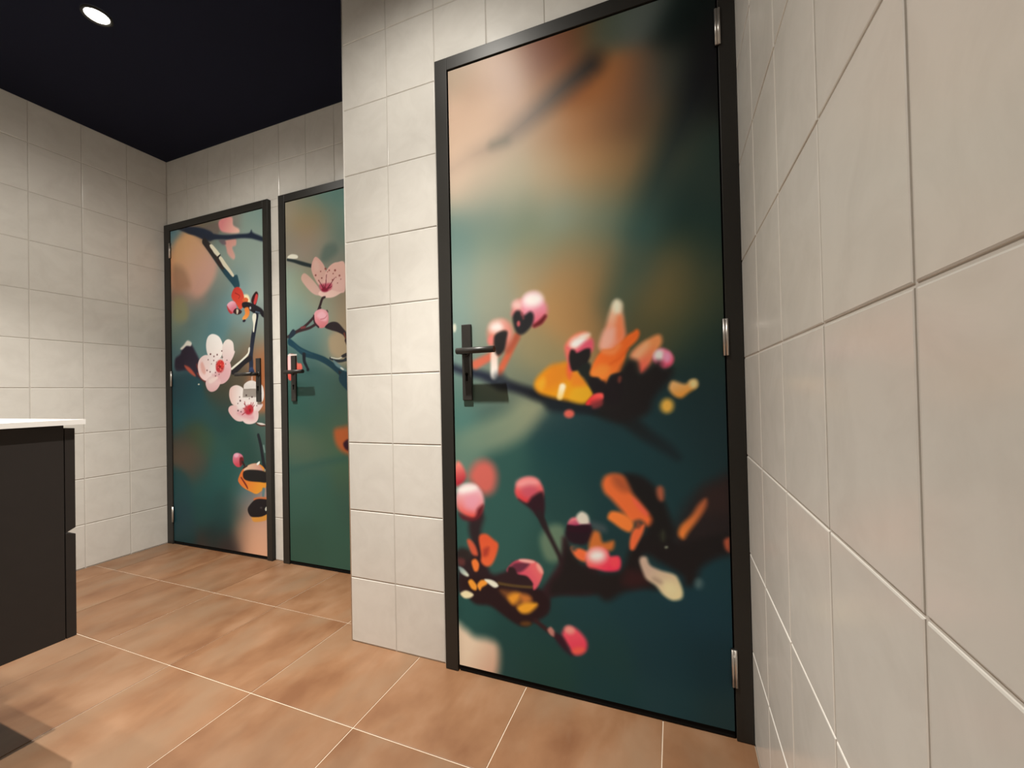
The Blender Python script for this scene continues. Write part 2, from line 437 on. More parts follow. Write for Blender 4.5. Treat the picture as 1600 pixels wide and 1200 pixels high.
# ------------------------------------------------------------------ printed doors
PRINTS = {
'near': ([(-0.8225,1.9605,171,152,133), (-0.7457,1.9169,174,142,118), (-0.6447,1.908,153,115,87), (-0.5173,1.9391,115,56,13), (-0.4368,1.9714,102,54,13), (-0.3422,1.9681,70,81,68), (-0.2352,1.9679,88,97,94), (-0.1202,1.91,13,25,25), (-0.0599,1.8037,13,13,13), (-0.8254,1.8333,210,180,158), (-0.7139,1.8041,213,181,156), (-0.6254,1.8012,180,145,121), (-0.5198,1.8318,148,101,58), (-0.421,1.8229,138,73,13), (-0.3371,1.7986,170,107,57), (-0.2659,1.778,129,90,66), (-0.189,1.7735,80,80,71), (-0.1156,1.7692,43,54,52), (-0.0552,1.6829,13,13,13), (-0.8278,1.7273,205,178,156), (-0.7271,1.7245,208,181,160), (-0.6278,1.7008,184,166,146), (-0.523,1.6954,184,149,115), (-0.4241,1.6902,185,129,79), (-0.3397,1.6877,153,108,71), (-0.2598,1.6672,118,87,63), (-0.192,1.6499,91,83,65), (-0.1189,1.6312,55,67,58), (-0.0585,1.5477,41,61,57), (-0.8298,1.6426,205,181,162), (-0.718,1.6293,187,171,152), (-0.6085,1.6059,179,170,147), (-0.5051,1.5936,190,165,132), (-0.4075,1.5819,192,150,105), (-0.3242,1.5728,178,138,92), (-0.2449,1.5642,147,118,84), (-0.1776,1.5579,88,94,72), (-0.0686,1.4479,52,68,62), (-0.8315,1.5685,190,172,153), (-0.7426,1.5514,169,162,146), (-0.6317,1.5302,160,159,141), (-0.507,1.5161,170,160,134), (-0.3907,1.4935,164,148,114), (-0.2994,1.4849,143,128,93), (-0.2302,1.4623,99,100,79), (-0.1475,1.4463,40,62,59), (-0.8334,1.4838,100,129,124), (-0.7215,1.4752,113,134,125), (-0.5906,1.4626,118,135,118), (-0.4689,1.4414,132,152,139), (-0.3552,1.4215,114,135,119), (-0.2663,1.397,80,112,104), (-0.1654,1.3796,29,59,58), (-0.071,1.3464,36,63,60), (-0.8353,1.3991,105,132,127), (-0.701,1.3897,125,141,126), (-0.5512,1.3673,136,144,119), (-0.4322,1.3495,140,136,105), (-0.3392,1.3263,122,124,97), (-0.2512,1.3044,63,87,80), (-0.1513,1.2901,72,83,62), (-0.0731,1.2618,43,67,61), (-0.8303,1.3031,125,145,138), (-0.7031,1.2978,144,149,132), (-0.5737,1.2916,160,145,115), (-0.4532,1.2763,170,139,99), (-0.359,1.2643,155,126,85), (-0.2697,1.2529,80,93,82), (-0.1688,1.2401,117,105,72), (-0.0898,1.213,76,82,61), (-0.8327,1.1975,120,144,138), (-0.7277,1.2082,142,145,128), (-0.4745,1.2022,175,140,94), (-0.3978,1.1942,174,137,89), (-0.3326,1.2241,125,116,81), (-0.3075,1.1482,72,86,70), (-0.2206,1.1578,113,100,65), (-0.1386,1.1497,104,100,66), (-0.0688,1.1258,48,66,56), (-0.8351,1.0921,114,140,136), (-0.7305,1.0851,129,135,121), (-0.5792,1.0554,147,134,101), (-0.4763,1.1258,177,137,89), (-0.3991,1.1381,164,128,84), (-0.2223,1.087,89,87,61), (-0.1568,1.0646,69,83,64), (-0.0789,1.0252,31,55,52), (-0.8373,0.9972,103,130,127), (-0.7326,0.9929,113,127,116), (-0.6445,0.9792,120,126,104), (-0.539,1.0141,139,132,97), (-0.1116,0.9588,32,58,58), (-0.8395,0.9023,82,117,109), (-0.7345,0.9109,90,110,101), (-0.6459,0.9192,98,111,98), (-0.5826,0.908,96,109,98), (-0.1614,0.874,29,56,62), (-0.0745,0.8899,29,53,59), (-0.8414,0.818,70,115,111), (-0.6919,0.8189,56,87,83), (-0.4835,0.8201,34,62,67), (-0.3512,0.8209,30,58,64), (-0.1789,0.8219,32,61,67), (-0.0694,0.789,30,56,63), (-0.8505,0.7336,96,126,114), (-0.4858,0.7247,26,63,68), (-0.3358,0.7115,28,62,68), (-0.1979,0.7169,31,62,69), (-0.0718,0.6882,30,56,63), (-0.652,0.6592,46,85,81), (-0.5269,0.6655,33,69,70), (-0.392,0.6537,28,61,65), (-0.2671,0.6428,27,61,67), (-0.1503,0.6671,29,62,68), (-0.6765,0.5375,47,88,84), (-0.4698,0.5736,36,71,71), (-0.3393,0.5655,27,60,66), (-0.1365,0.5823,28,62,69), (-0.7013,0.4144,47,90,86), (-0.5328,0.4147,43,83,79), (-0.3419,0.4561,27,58,63), (-0.0937,0.4176,24,64,75), (-0.7967,0.1969,34,83,82), (-0.6631,0.18,27,71,71), (-0.5576,0.2184,25,65,68), (-0.4199,0.2612,25,65,72), (-0.2756,0.2859,23,62,72), (-0.1117,0.3139,21,60,74), (-0.7092,0.0711,28,69,70), (-0.5603,0.1022,26,69,67), (-0.3853,0.1571,24,64,67), (-0.2109,0.1752,20,59,70), (-0.0841,0.1851,17,53,64), (-0.5624,0.0151,26,65,63), (-0.37,0.0327,21,64,70), (-0.1978,0.0398,27,65,74), (-0.0575,0.0423,31,60,66)], 0.05, [
('s',[(-0.8504,1.6571,0.0159),(-0.7774,1.6856,0.0175),(-0.6707,1.7091,0.0177),(-0.5642,1.7624,0.0217),(-0.4587,1.8248,0.0244),(-0.377,1.8673,0.027)],0.0488,(160,142,130,120),(13,13,13,235),[(-0.7939,1.6844),(-0.3948,1.8595)]),
('s',[(-0.6967,1.7058,0.008),(-0.6502,1.709,0.0098)],0.0282,(89,97,87,130),None,None),
('s',[(-0.0199,1.8686,0.0268),(-0.0749,1.7416,0.0284),(-0.1409,1.6125,0.0293),(-0.1949,1.4952,0.032),(-0.2412,1.3624,0.0326)],0.0712,(13,13,21,235),(56,89,85,215),[(-0.0749,1.7416),(-0.2362,1.3717)]),
('s',[(-0.2784,1.254,0.0355),(-0.3213,1.1679,0.0325)],0.0636,(73,93,79,190),None,None),
('s',[(-0.1676,1.2399,0.0236),(-0.2046,1.1456,0.02)],0.0704,(128,114,74,90),None,None),
('b',[(-0.6225,0.8884),(-0.5831,0.8924),(-0.5474,0.8783),(-0.5455,0.8556),(-0.5851,0.8053),(-0.6253,0.7679),(-0.6969,0.7334),(-0.7926,0.7161),(-0.8475,0.7241),(-0.8493,0.7683),(-0.7906,0.8033),(-0.7206,0.8325),(-0.6634,0.8561)],0.0343,(138,145,119,235),(99,128,114,230),[(-0.5743,0.8557),(-0.8416,0.739)]),
('b',[(-0.8416,1.1303),(-0.8431,1.1223),(-0.8466,1.1175),(-0.8507,1.1178),(-0.854,1.1231),(-0.8551,1.1313),(-0.8536,1.1394),(-0.8501,1.1441),(-0.846,1.1438),(-0.8427,1.1385)],0.005,(201,203,187),None,None),
('s',[(-0.8581,1.0003,0.0116),(-0.8138,0.9838,0.0124),(-0.7544,0.9719,0.0142),(-0.692,0.946,0.0178),(-0.6217,0.9231,0.0153),(-0.5635,0.9035,0.0178),(-0.4888,0.8821,0.0208),(-0.4169,0.8747,0.0263),(-0.3733,0.8742,0.0301)],0.0152,(35,42,58),(23,26,33),[(-0.7543,0.9767),(-0.5732,0.9014)]),
('s',[(-0.4051,0.8852,0.0262),(-0.3538,0.8674,0.0384),(-0.2962,0.8289,0.0233),(-0.2487,0.7876,0.0187),(-0.1948,0.7518,0.0158),(-0.1686,0.7283,0.0094)],0.0163,(30,31,32),(28,43,49),[(-0.3409,0.8758),(-0.1948,0.7518)]),
('b',[(-0.54,0.8873),(-0.4888,0.8821),(-0.3907,0.8701),(-0.3912,0.8506),(-0.4667,0.8508),(-0.5266,0.8555)],0.0191,(26,34,41),None,None),
('s',[(-0.7724,1.0064,0.0153),(-0.732,1.0237,0.0131),(-0.695,1.0409,0.0119)],0.0095,(196,101,79),None,None),
('s',[(-0.6278,1.0884,0.0096),(-0.6541,1.0386,0.0107),(-0.6913,0.9744,0.0109)],0.0095,(184,90,62),(197,96,68),[(-0.6278,1.0884),(-0.6913,0.9744)]),
('s',[(-0.6279,1.0838,0.0106),(-0.6589,1.0483,0.0117)],0.0109,(149,77,58,190),None,None),
('s',[(-0.7066,1.0344,0.0119),(-0.7069,0.975,0.0129),(-0.706,0.9664,0.0109)],0.0072,(221,198,187),(228,224,220),[(-0.7082,1.0321),(-0.7068,0.9797)]),
('s',[(-0.6918,0.9555,0.0197),(-0.6844,0.9411,0.0167)],0.0205,(44,52,61,230),None,None),
('b',[(-0.7245,1.119),(-0.7083,1.1407),(-0.6771,1.1438),(-0.6545,1.1278),(-0.6426,1.0988),(-0.6509,1.0666),(-0.6793,1.0495),(-0.7152,1.0658),(-0.7262,1.0928)],0.016,(214,138,118),(189,102,89),[(-0.6876,1.1352),(-0.6587,1.0577)]),
('b',[(-0.6679,1.1253),(-0.6706,1.1148),(-0.682,1.1072),(-0.6976,1.1053),(-0.7117,1.1099),(-0.7187,1.1193),(-0.7158,1.13),(-0.7043,1.1376),(-0.6886,1.1394),(-0.6747,1.1347)],0.0173,(226,219,217),None,None),
('b',[(-0.6772,1.1391),(-0.652,1.1276),(-0.6451,1.099),(-0.6582,1.0811),(-0.6677,1.11)],0.0157,(210,140,130,220),None,None),
('b',[(-0.7067,1.0789),(-0.7105,1.0712),(-0.7167,1.0673),(-0.7231,1.0687),(-0.7271,1.0749),(-0.7273,1.0835),(-0.7235,1.0913),(-0.7172,1.0952),(-0.7109,1.0937),(-0.7069,1.0875)],0.008,(212,120,113),None,None),
('b',[(-0.7041,1.0937),(-0.678,1.1084),(-0.6596,1.1047),(-0.6622,1.0814),(-0.6717,1.0467),(-0.6926,1.0313),(-0.7051,1.0509)],0.0072,(35,34,35),None,None),
('b',[(-0.641,1.1689),(-0.6328,1.1939),(-0.6102,1.2032),(-0.5907,1.1943),(-0.5916,1.1552),(-0.6165,1.1434),(-0.6413,1.1549)],0.0124,(218,134,131),(213,115,122),[(-0.6202,1.1996),(-0.6213,1.1531)]),
('b',[(-0.6062,1.1843),(-0.6096,1.1764),(-0.6181,1.1721),(-0.6286,1.1731),(-0.6369,1.179),(-0.64,1.1875),(-0.6366,1.1955),(-0.6279,1.1997),(-0.6175,1.1986),(-0.6092,1.1928)],0.0138,(228,188,184),None,None),
('b',[(-0.6054,1.1981),(-0.5901,1.2174),(-0.561,1.2189),(-0.5422,1.2009),(-0.5264,1.1675),(-0.5317,1.1408),(-0.5537,1.1198),(-0.5778,1.1172),(-0.604,1.1516)],0.0122,(232,169,190),(208,90,111),[(-0.5713,1.1901),(-0.5584,1.1202)]),
('b',[(-0.5419,1.2001),(-0.5453,1.1872),(-0.5588,1.178),(-0.5776,1.1761),(-0.5944,1.1821),(-0.6028,1.194),(-0.5994,1.2071),(-0.5855,1.2163),(-0.5666,1.2181),(-0.5501,1.2119)],0.0164,(243,238,237),None,None),
('s',[(-0.5682,1.1164,0.0056),(-0.5487,1.1263,0.0075),(-0.5341,1.1419,0.0056)],0.0067,(102,31,37),None,None),
('b',[(-0.6405,1.1454),(-0.631,1.1656),(-0.616,1.1666),(-0.604,1.1516),(-0.5817,1.1612),(-0.5703,1.1487),(-0.5753,1.1216),(-0.5978,1.0979),(-0.6177,1.0924),(-0.6323,1.1074)],0.0077,(36,36,40),None,None),
('b',[(-0.6154,1.1266),(-0.6166,1.1218),(-0.6194,1.119),(-0.6228,1.1192),(-0.6254,1.1225),(-0.6264,1.1275),(-0.6252,1.1323),(-0.6224,1.1351),(-0.619,1.1348),(-0.6164,1.1316)],0.0054,(185,87,93),None,None),
('s',[(-0.6088,1.1567,0.0038),(-0.6042,1.1424,0.0029)],0.0061,(135,65,74,200),None,None),
('b',[(-0.5734,0.9307),(-0.5642,0.9566),(-0.5295,0.9845),(-0.4893,0.9956),(-0.4663,0.9978),(-0.441,0.9746),(-0.4163,0.9454),(-0.3981,0.92),(-0.3923,0.9013),(-0.4179,0.8767),(-0.4625,0.8835),(-0.5182,0.8955),(-0.5585,0.9091)],0.0117,(221,142,28),(232,166,34),[(-0.5336,0.9555),(-0.43,0.9019)]),
('b',[(-0.5227,0.9875),(-0.4893,0.9956),(-0.4664,0.9946),(-0.4605,0.969),(-0.4874,0.9349),(-0.5242,0.923),(-0.5442,0.9364)],0.018,(216,129,39,190),None,None),
('b',[(-0.5647,0.937),(-0.5437,0.9559),(-0.5374,0.9362),(-0.5514,0.9171)],0.0117,(224,170,50,190),None,None),
('b',[(-0.4455,0.9211),(-0.4043,0.9202),(-0.3985,0.9014),(-0.4242,0.8799),(-0.4624,0.8899)],0.0123,(225,173,44,200),None,None),
('b',[(-0.4476,0.9685),(-0.4287,0.9584),(-0.4103,0.9328),(-0.4358,0.9272),(-0.4581,0.9341)],0.0123,(232,129,45,190),None,None),
('b',[(-0.4681,0.9915),(-0.4535,0.9909),(-0.4508,0.9686),(-0.461,0.9468),(-0.4704,0.9598)],0.0093,(230,99,59,220),None,None),
('s',[(-0.4843,0.9268,0.0097),(-0.4932,0.8967,0.0091)],0.0062,(246,237,204),(241,209,127),[(-0.4877,0.9221),(-0.4943,0.8935)]),
('b',[(-0.4752,1.0364),(-0.4715,1.0553),(-0.4515,1.0762),(-0.4256,1.087),(-0.4036,1.0823),(-0.3933,1.0566),(-0.3955,1.0288),(-0.421,1.0145),(-0.4572,0.972),(-0.4663,0.9978)],0.0082,(240,139,109),(226,91,98),[(-0.4419,1.0724),(-0.4601,0.9848)]),
('b',[(-0.4082,1.0651),(-0.4093,1.0548),(-0.4193,1.0449),(-0.4345,1.0391),(-0.4492,1.0398),(-0.4576,1.0468),(-0.4565,1.0573),(-0.4462,1.0673),(-0.4309,1.0729),(-0.4164,1.0721)],0.0131,(246,246,246),None,None),
('b',[(-0.4653,1.0422),(-0.4428,1.0346),(-0.4136,1.0579),(-0.3916,1.0627),(-0.389,1.0377),(-0.4019,1.0229),(-0.4336,1.0183)],0.0101,(222,86,116,235),None,None),
('b',[(-0.3984,1.0779),(-0.3998,1.0728),(-0.4064,1.068),(-0.4156,1.0654),(-0.4239,1.0658),(-0.4283,1.0692),(-0.4268,1.0743),(-0.4202,1.0791),(-0.4109,1.0818),(-0.4026,1.0813)],0.01,(246,241,230,220),None,None),
('b',[(-0.4619,1.0198),(-0.4557,1.0353),(-0.446,1.0347),(-0.4366,1.0263),(-0.4141,1.0361),(-0.3985,1.0352),(-0.3984,1.0134),(-0.4057,0.995),(-0.4033,0.9637),(-0.4223,0.9582),(-0.4347,0.9727),(-0.4539,0.9735),(-0.4614,0.9976)],0.0061,(34,32,34),None,None),
('b',[(-0.4346,0.9775),(-0.4025,0.9949),(-0.3849,0.9507),(-0.373,0.9318),(-0.377,0.8948),(-0.3981,0.92),(-0.4163,0.9454)],0.008,(33,39,38),None,None),
('b',[(-0.3204,1.1693),(-0.3057,1.1602),(-0.3033,1.1357),(-0.3012,1.0992),(-0.2977,1.0626),(-0.3163,1.0274),(-0.3585,1.0267),(-0.3704,1.0428),(-0.3573,1.079),(-0.3439,1.1271),(-0.3327,1.1567)],0.0107,(246,224,190),(246,153,122),[(-0.3191,1.1615),(-0.3241,1.0766)]),
('b',[(-0.3074,1.1513),(-0.3098,1.1408),(-0.3156,1.1347),(-0.3226,1.1353),(-0.3281,1.1425),(-0.33,1.1534),(-0.3276,1.164),(-0.3218,1.1701),(-0.3148,1.1694),(-0.3093,1.1622)],0.0125,(246,246,223),None,None),
('b',[(-0.3169,1.1248),(-0.3037,1.1206),(-0.3003,1.0749),(-0.3127,1.0515),(-0.3272,1.0707),(-0.3235,1.1009)],0.0116,(246,137,90,220),None,None),
('b',[(-0.3571,1.0851),(-0.3268,1.089),(-0.3306,1.0526),(-0.3523,1.0294),(-0.3704,1.0428)],0.0138,(246,191,174,220),None,None),
('b',[(-0.4001,0.9667),(-0.3868,1.0003),(-0.3646,1.027),(-0.3341,1.0314),(-0.3098,1.0513),(-0.2917,1.0682),(-0.2769,1.0762),(-0.2651,1.0828),(-0.2582,1.0719),(-0.2659,1.0514),(-0.2927,1.026),(-0.2991,1.0022),(-0.3087,0.9724),(-0.3179,0.9606),(-0.342,0.9554),(-0.3517,0.9281),(-0.3667,0.9377),(-0.3757,0.9488),(-0.3911,0.9509)],0.007,(246,115,47),(246,132,55),[(-0.3526,1.0172),(-0.3542,0.9497)]),
('b',[(-0.397,0.9666),(-0.3717,0.9873),(-0.3444,0.98),(-0.3542,0.9527),(-0.3879,0.957)],0.0119,(246,149,62,210),None,None),
('b',[(-0.3645,1.0301),(-0.3341,1.0314),(-0.3219,1.0429),(-0.3101,1.0392),(-0.3285,1.0159),(-0.3587,1.0175)],0.0098,(246,148,88,210),None,None),
('s',[(-0.2927,1.026,0.0024),(-0.3169,1.0031,0.003),(-0.3412,0.989,0.0024)],0.0087,(232,99,37,200),None,None),
('b',[(-0.2794,1.018),(-0.2546,1.0417),(-0.2184,1.0622),(-0.2028,1.0611),(-0.1993,1.0424),(-0.2116,1.0184),(-0.2238,0.9984),(-0.2363,0.9741),(-0.2526,0.9582),(-0.2624,0.9669),(-0.2679,0.9922),(-0.2819,1.0013)],0.0093,(246,159,99),(246,106,93),[(-0.2347,1.0405),(-0.2485,0.9622)]),
('b',[(-0.2795,1.0138),(-0.2425,1.0451),(-0.2349,1.0322),(-0.2596,1.0002),(-0.2759,0.9968)],0.0145,(246,193,148,210),None,None),
('b',[(-0.2236,1.0067),(-0.2036,1.0262),(-0.1807,1.0167),(-0.1697,0.9958),(-0.1779,0.9758),(-0.1973,0.9684),(-0.2202,0.9859)],0.0064,(246,142,175),(246,98,135),[(-0.2078,1.0141),(-0.1816,0.98)]),
('b',[(-0.1957,1.0013),(-0.201,0.9943),(-0.209,0.992),(-0.2167,0.9954),(-0.221,1.0031),(-0.2203,1.0121),(-0.2149,1.0191),(-0.2069,1.0214),(-0.1993,1.018),(-0.195,1.0103)],0.0089,(246,246,246),None,None),
('b',[(-0.1773,1.0002),(-0.1794,0.9922),(-0.1845,0.9874),(-0.1906,0.9877),(-0.1955,0.9929),(-0.1972,1.0012),(-0.1951,1.0093),(-0.19,1.0141),(-0.1838,1.0137),(-0.179,1.0084)],0.0076,(246,165,206),None,None),
('b',[(-0.3049,0.9812),(-0.2881,0.9974),(-0.2679,0.9901),(-0.2586,0.9584),(-0.2283,0.978),(-0.2084,0.9894),(-0.1972,0.9705),(-0.1742,0.9675),(-0.1826,0.9393),(-0.2225,0.891),(-0.2393,0.8499),(-0.2799,0.829),(-0.3294,0.8288),(-0.3668,0.8588),(-0.3788,0.8935),(-0.3521,0.936),(-0.3179,0.9605)],0.0161,(33,31,33),None,None),
('b',[(-0.4037,0.9462),(-0.3775,0.9497),(-0.361,0.9233),(-0.339,0.9527),(-0.3179,0.9605),(-0.3056,0.9516),(-0.3199,0.8756),(-0.3706,0.8761),(-0.3958,0.9112)],0.007,(32,28,32),None,None),
('b',[(-0.3113,0.9424),(-0.3133,0.9373),(-0.3164,0.9345),(-0.3194,0.9351),(-0.3212,0.9389),(-0.3211,0.9445),(-0.3191,0.9497),(-0.316,0.9525),(-0.313,0.9518),(-0.3112,0.948)],0.0067,(116,62,53),None,None),
('b',[(-0.3778,0.9368),(-0.3564,0.9361),(-0.3489,0.893),(-0.3788,0.8935)],0.0083,(31,27,31),None,None),
('b',[(-0.4148,0.8767),(-0.3923,0.9013),(-0.3675,0.9054),(-0.3632,0.8915),(-0.3773,0.8794),(-0.4055,0.8704)],0.005,(231,58,61),(246,91,89),[(-0.4053,0.8797),(-0.3737,0.9009)]),
('b',[(-0.4505,0.8455),(-0.4536,0.8382),(-0.4614,0.8337),(-0.471,0.8337),(-0.4786,0.8382),(-0.4814,0.8455),(-0.4783,0.8528),(-0.4704,0.8573),(-0.4609,0.8573),(-0.4533,0.8527)],0.0071,(213,99,88),None,None),
('b',[(-0.399,0.8796),(-0.3679,0.8885),(-0.3683,0.87),(-0.3932,0.861)],0.0079,(147,56,61,220),None,None),
('b',[(-0.1851,0.9149),(-0.175,0.935),(-0.145,0.926),(-0.1299,0.9356),(-0.1152,0.9352),(-0.1138,0.9172),(-0.1345,0.9017),(-0.1535,0.8879),(-0.1722,0.8943)],0.0082,(246,193,125),(246,164,62),[(-0.1601,0.9264),(-0.1459,0.8898)]),
('b',[(-0.1125,0.9251),(-0.1145,0.9186),(-0.1194,0.9147),(-0.1253,0.9148),(-0.13,0.919),(-0.1317,0.9257),(-0.1297,0.9322),(-0.1248,0.9361),(-0.1188,0.9359),(-0.1142,0.9317)],0.0086,(246,231,164),None,None),
('b',[(-0.174,0.8636),(-0.1792,0.8529),(-0.1888,0.8475),(-0.1991,0.8495),(-0.2061,0.8581),(-0.2071,0.8701),(-0.2017,0.8809),(-0.1921,0.8862),(-0.1819,0.8841),(-0.175,0.8755)],0.0113,(246,195,86),None,None),
('b',[(-0.8467,0.6894),(-0.8257,0.6714),(-0.8158,0.6406),(-0.8341,0.6145),(-0.8557,0.61),(-0.8619,0.6572)],0.0098,(236,134,124),(174,43,58),[(-0.847,0.6768),(-0.8268,0.6212)]),
('b',[(-0.8052,0.6411),(-0.7833,0.6826),(-0.7485,0.6964),(-0.7184,0.6823),(-0.7059,0.6464),(-0.7169,0.6031),(-0.7477,0.5858),(-0.7782,0.6023)],0.0231,(202,101,93),None,None),
('s',[(-0.7802,0.5124,0.0262),(-0.7882,0.4683,0.0223),(-0.7756,0.414,0.0196)],0.0146,(44,36,41),None,None),
('b',[(-0.8528,0.5818),(-0.8271,0.6117),(-0.7917,0.617),(-0.7644,0.6001),(-0.7529,0.5639),(-0.7661,0.5259),(-0.7943,0.5049),(-0.8293,0.5144),(-0.8531,0.5376)],0.0097,(237,190,201),(225,82,74),[(-0.8063,0.5911),(-0.8012,0.5074)]),
('b',[(-0.7784,0.6066),(-0.7839,0.5975),(-0.8006,0.5893),(-0.8223,0.5852),(-0.8406,0.5867),(-0.8486,0.5934),(-0.8429,0.6027),(-0.8258,0.6109),(-0.8041,0.6149),(-0.7861,0.6132)],0.0147,(246,243,243),None,None),
('b',[(-0.8208,0.5745),(-0.7785,0.5868),(-0.7653,0.563),(-0.7868,0.5304),(-0.8216,0.54)],0.0192,(230,160,182,220),None,None),
('b',[(-0.7762,0.5375),(-0.7553,0.5515),(-0.7629,0.5201),(-0.7875,0.4994),(-0.8296,0.4987),(-0.8435,0.5163),(-0.8152,0.5093),(-0.7873,0.5087)],0.0105,(94,28,39),None,None),
('b',[(-0.8535,0.3925),(-0.8111,0.3851),(-0.7681,0.4395),(-0.7364,0.3391),(-0.6764,0.3533),(-0.6498,0.3806),(-0.6253,0.3364),(-0.5878,0.33),(-0.5636,0.3102),(-0.455,0.3828),(-0.3977,0.4126),(-0.3998,0.3237),(-0.5155,0.3002),(-0.54,0.2791),(-0.5469,0.2434),(-0.5906,0.2126),(-0.6224,0.1893),(-0.6668,0.2051),(-0.7188,0.2324),(-0.7724,0.2543),(-0.8495,0.2548),(-0.8521,0.3298)],0.0129,(43,30,37),None,None),
('b',[(-0.8472,0.3001),(-0.7651,0.3225),(-0.7064,0.313),(-0.6498,0.2933),(-0.576,0.3079),(-0.541,0.2829),(-0.549,0.2411),(-0.5928,0.2064),(-0.6373,0.1881),(-0.682,0.2045),(-0.7356,0.2307),(-0.7873,0.2294),(-0.8154,0.2466)],0.0111,(38,24,30),None,None),
('b',[(-0.8449,0.403),(-0.8078,0.4),(-0.8085,0.3709),(-0.8499,0.3657)],0.0126,(45,40,41),None,None),
('b',[(-0.8519,0.3691),(-0.8291,0.3683),(-0.8295,0.35),(-0.8482,0.3476)],0.0088,(94,52,54),None,None),
('b',[(-0.8174,0.428),(-0.807,0.4364),(-0.7871,0.4168),(-0.7796,0.3888),(-0.7999,0.39)],0.0074,(210,93,67),None,None),
('b',[(-0.7743,0.447),(-0.75,0.4603),(-0.7228,0.4454),(-0.7056,0.4295),(-0.7163,0.3894),(-0.7325,0.3625),(-0.7524,0.3564),(-0.7681,0.3687),(-0.7675,0.3939)],0.0073,(224,92,57),(233,105,63),[(-0.7504,0.4424),(-0.7483,0.3605)]),
('b',[(-0.7591,0.4092),(-0.7391,0.4187),(-0.7436,0.3932),(-0.7596,0.3877)],0.0097,(152,49,46,180),None,None),
('b',[(-0.8025,0.3644),(-0.788,0.3752),(-0.7755,0.3606),(-0.78,0.3384),(-0.7938,0.3366)],0.0055,(241,128,61),None,None),
('b',[(-0.8505,0.3418),(-0.8339,0.3385),(-0.8145,0.3211),(-0.82,0.3141),(-0.8426,0.3227)],0.005,(140,169,173),(224,236,220),[(-0.8464,0.3368),(-0.82,0.3167)]),
('b',[(-0.8163,0.2972),(-0.8038,0.307),(-0.7859,0.2908),(-0.7883,0.2742),(-0.8045,0.2772)],0.0049,(246,164,59),None,None),
('b',[(-0.7839,0.2911),(-0.7694,0.3093),(-0.7495,0.3104),(-0.7478,0.2999),(-0.766,0.2865),(-0.7742,0.2753)],0.0049,(246,162,62),None,None),
('b',[(-0.7574,0.3135),(-0.7336,0.3155),(-0.7143,0.3083),(-0.7087,0.2986),(-0.7224,0.2923),(-0.7418,0.3008)],0.0042,(241,246,230),None,None),
('b',[(-0.8462,0.2545),(-0.8273,0.2673),(-0.8068,0.2642),(-0.798,0.2565),(-0.8113,0.2454),(-0.832,0.2421)],0.005,(246,238,196),None,None),
('s',[(-0.7064,0.3112,0.0037),(-0.6493,0.3108,0.0036),(-0.5976,0.3132,0.0035)],0.0051,(95,75,44),None,None),
('b',[(-0.7032,0.2853),(-0.6725,0.2899),(-0.6349,0.2887),(-0.6057,0.2794),(-0.599,0.2531),(-0.6361,0.2401),(-0.6658,0.2526)],0.0128,(126,79,45),None,None),
('b',[(-0.6768,0.2683),(-0.6575,0.2852),(-0.635,0.2852),(-0.643,0.2632),(-0.662,0.2497)],0.0116,(234,159,52),None,None),
('b',[(-0.6351,0.2817),(-0.6092,0.2858),(-0.5985,0.2737),(-0.6209,0.2564)],0.0126,(200,122,58),None,None),
('b',[(-0.6453,0.2421),(-0.6208,0.2599),(-0.5842,0.2658),(-0.5808,0.2561),(-0.6068,0.2313),(-0.6327,0.2269)],0.0092,(241,170,50),None,None),
('b',[(-0.6017,0.1997),(-0.605,0.1951),(-0.6135,0.1911),(-0.624,0.1892),(-0.6325,0.1901),(-0.6357,0.1936),(-0.6323,0.1983),(-0.6237,0.2023),(-0.6132,0.2042),(-0.6048,0.2032)],0.0091,(102,67,33),None,None),
('b',[(-0.6786,0.352),(-0.6629,0.375),(-0.64,0.3901),(-0.6103,0.3955),(-0.5812,0.3923),(-0.5602,0.3712),(-0.5607,0.3508),(-0.5758,0.3181),(-0.5905,0.3057),(-0.5972,0.3286),(-0.6263,0.3417),(-0.6562,0.3411)],0.0052,(235,111,116),(220,86,111),[(-0.5815,0.3786),(-0.6261,0.3486)]),
('b',[(-0.6708,0.36),(-0.6477,0.3804),(-0.6032,0.3844),(-0.6184,0.3635),(-0.641,0.3501),(-0.6712,0.346)],0.007,(106,49,70),None,None),
('b',[(-0.5851,0.3902),(-0.5904,0.3873),(-0.6033,0.3856),(-0.6191,0.3857),(-0.6316,0.3876),(-0.636,0.3905),(-0.6306,0.3933),(-0.6175,0.395),(-0.6018,0.3949),(-0.5895,0.393)],0.0056,(246,186,180),None,None),
('b',[(-0.5633,0.377),(-0.5597,0.3682),(-0.5596,0.3613),(-0.5632,0.3591),(-0.569,0.3623),(-0.5749,0.3698),(-0.5785,0.3787),(-0.5786,0.3856),(-0.575,0.3878),(-0.5691,0.3845)],0.0078,(246,172,163),None,None),
('b',[(-0.702,0.3347),(-0.6789,0.3414),(-0.6708,0.3635),(-0.6519,0.3625),(-0.641,0.3466),(-0.6115,0.3438),(-0.5936,0.3257),(-0.5975,0.3183),(-0.6344,0.3129),(-0.6872,0.3122),(-0.7102,0.3177)],0.0053,(45,31,37),None,None),
('s',[(-0.7066,0.3059,0.003),(-0.6494,0.3073,0.0033),(-0.5976,0.3115,0.0028)],0.0045,(91,73,44),None,None),
('s',[(-0.5674,0.5427,0.0096),(-0.547,0.498,0.0077),(-0.5239,0.4542,0.0065),(-0.5012,0.4052,0.0064)],0.0075,(40,32,37),None,None),
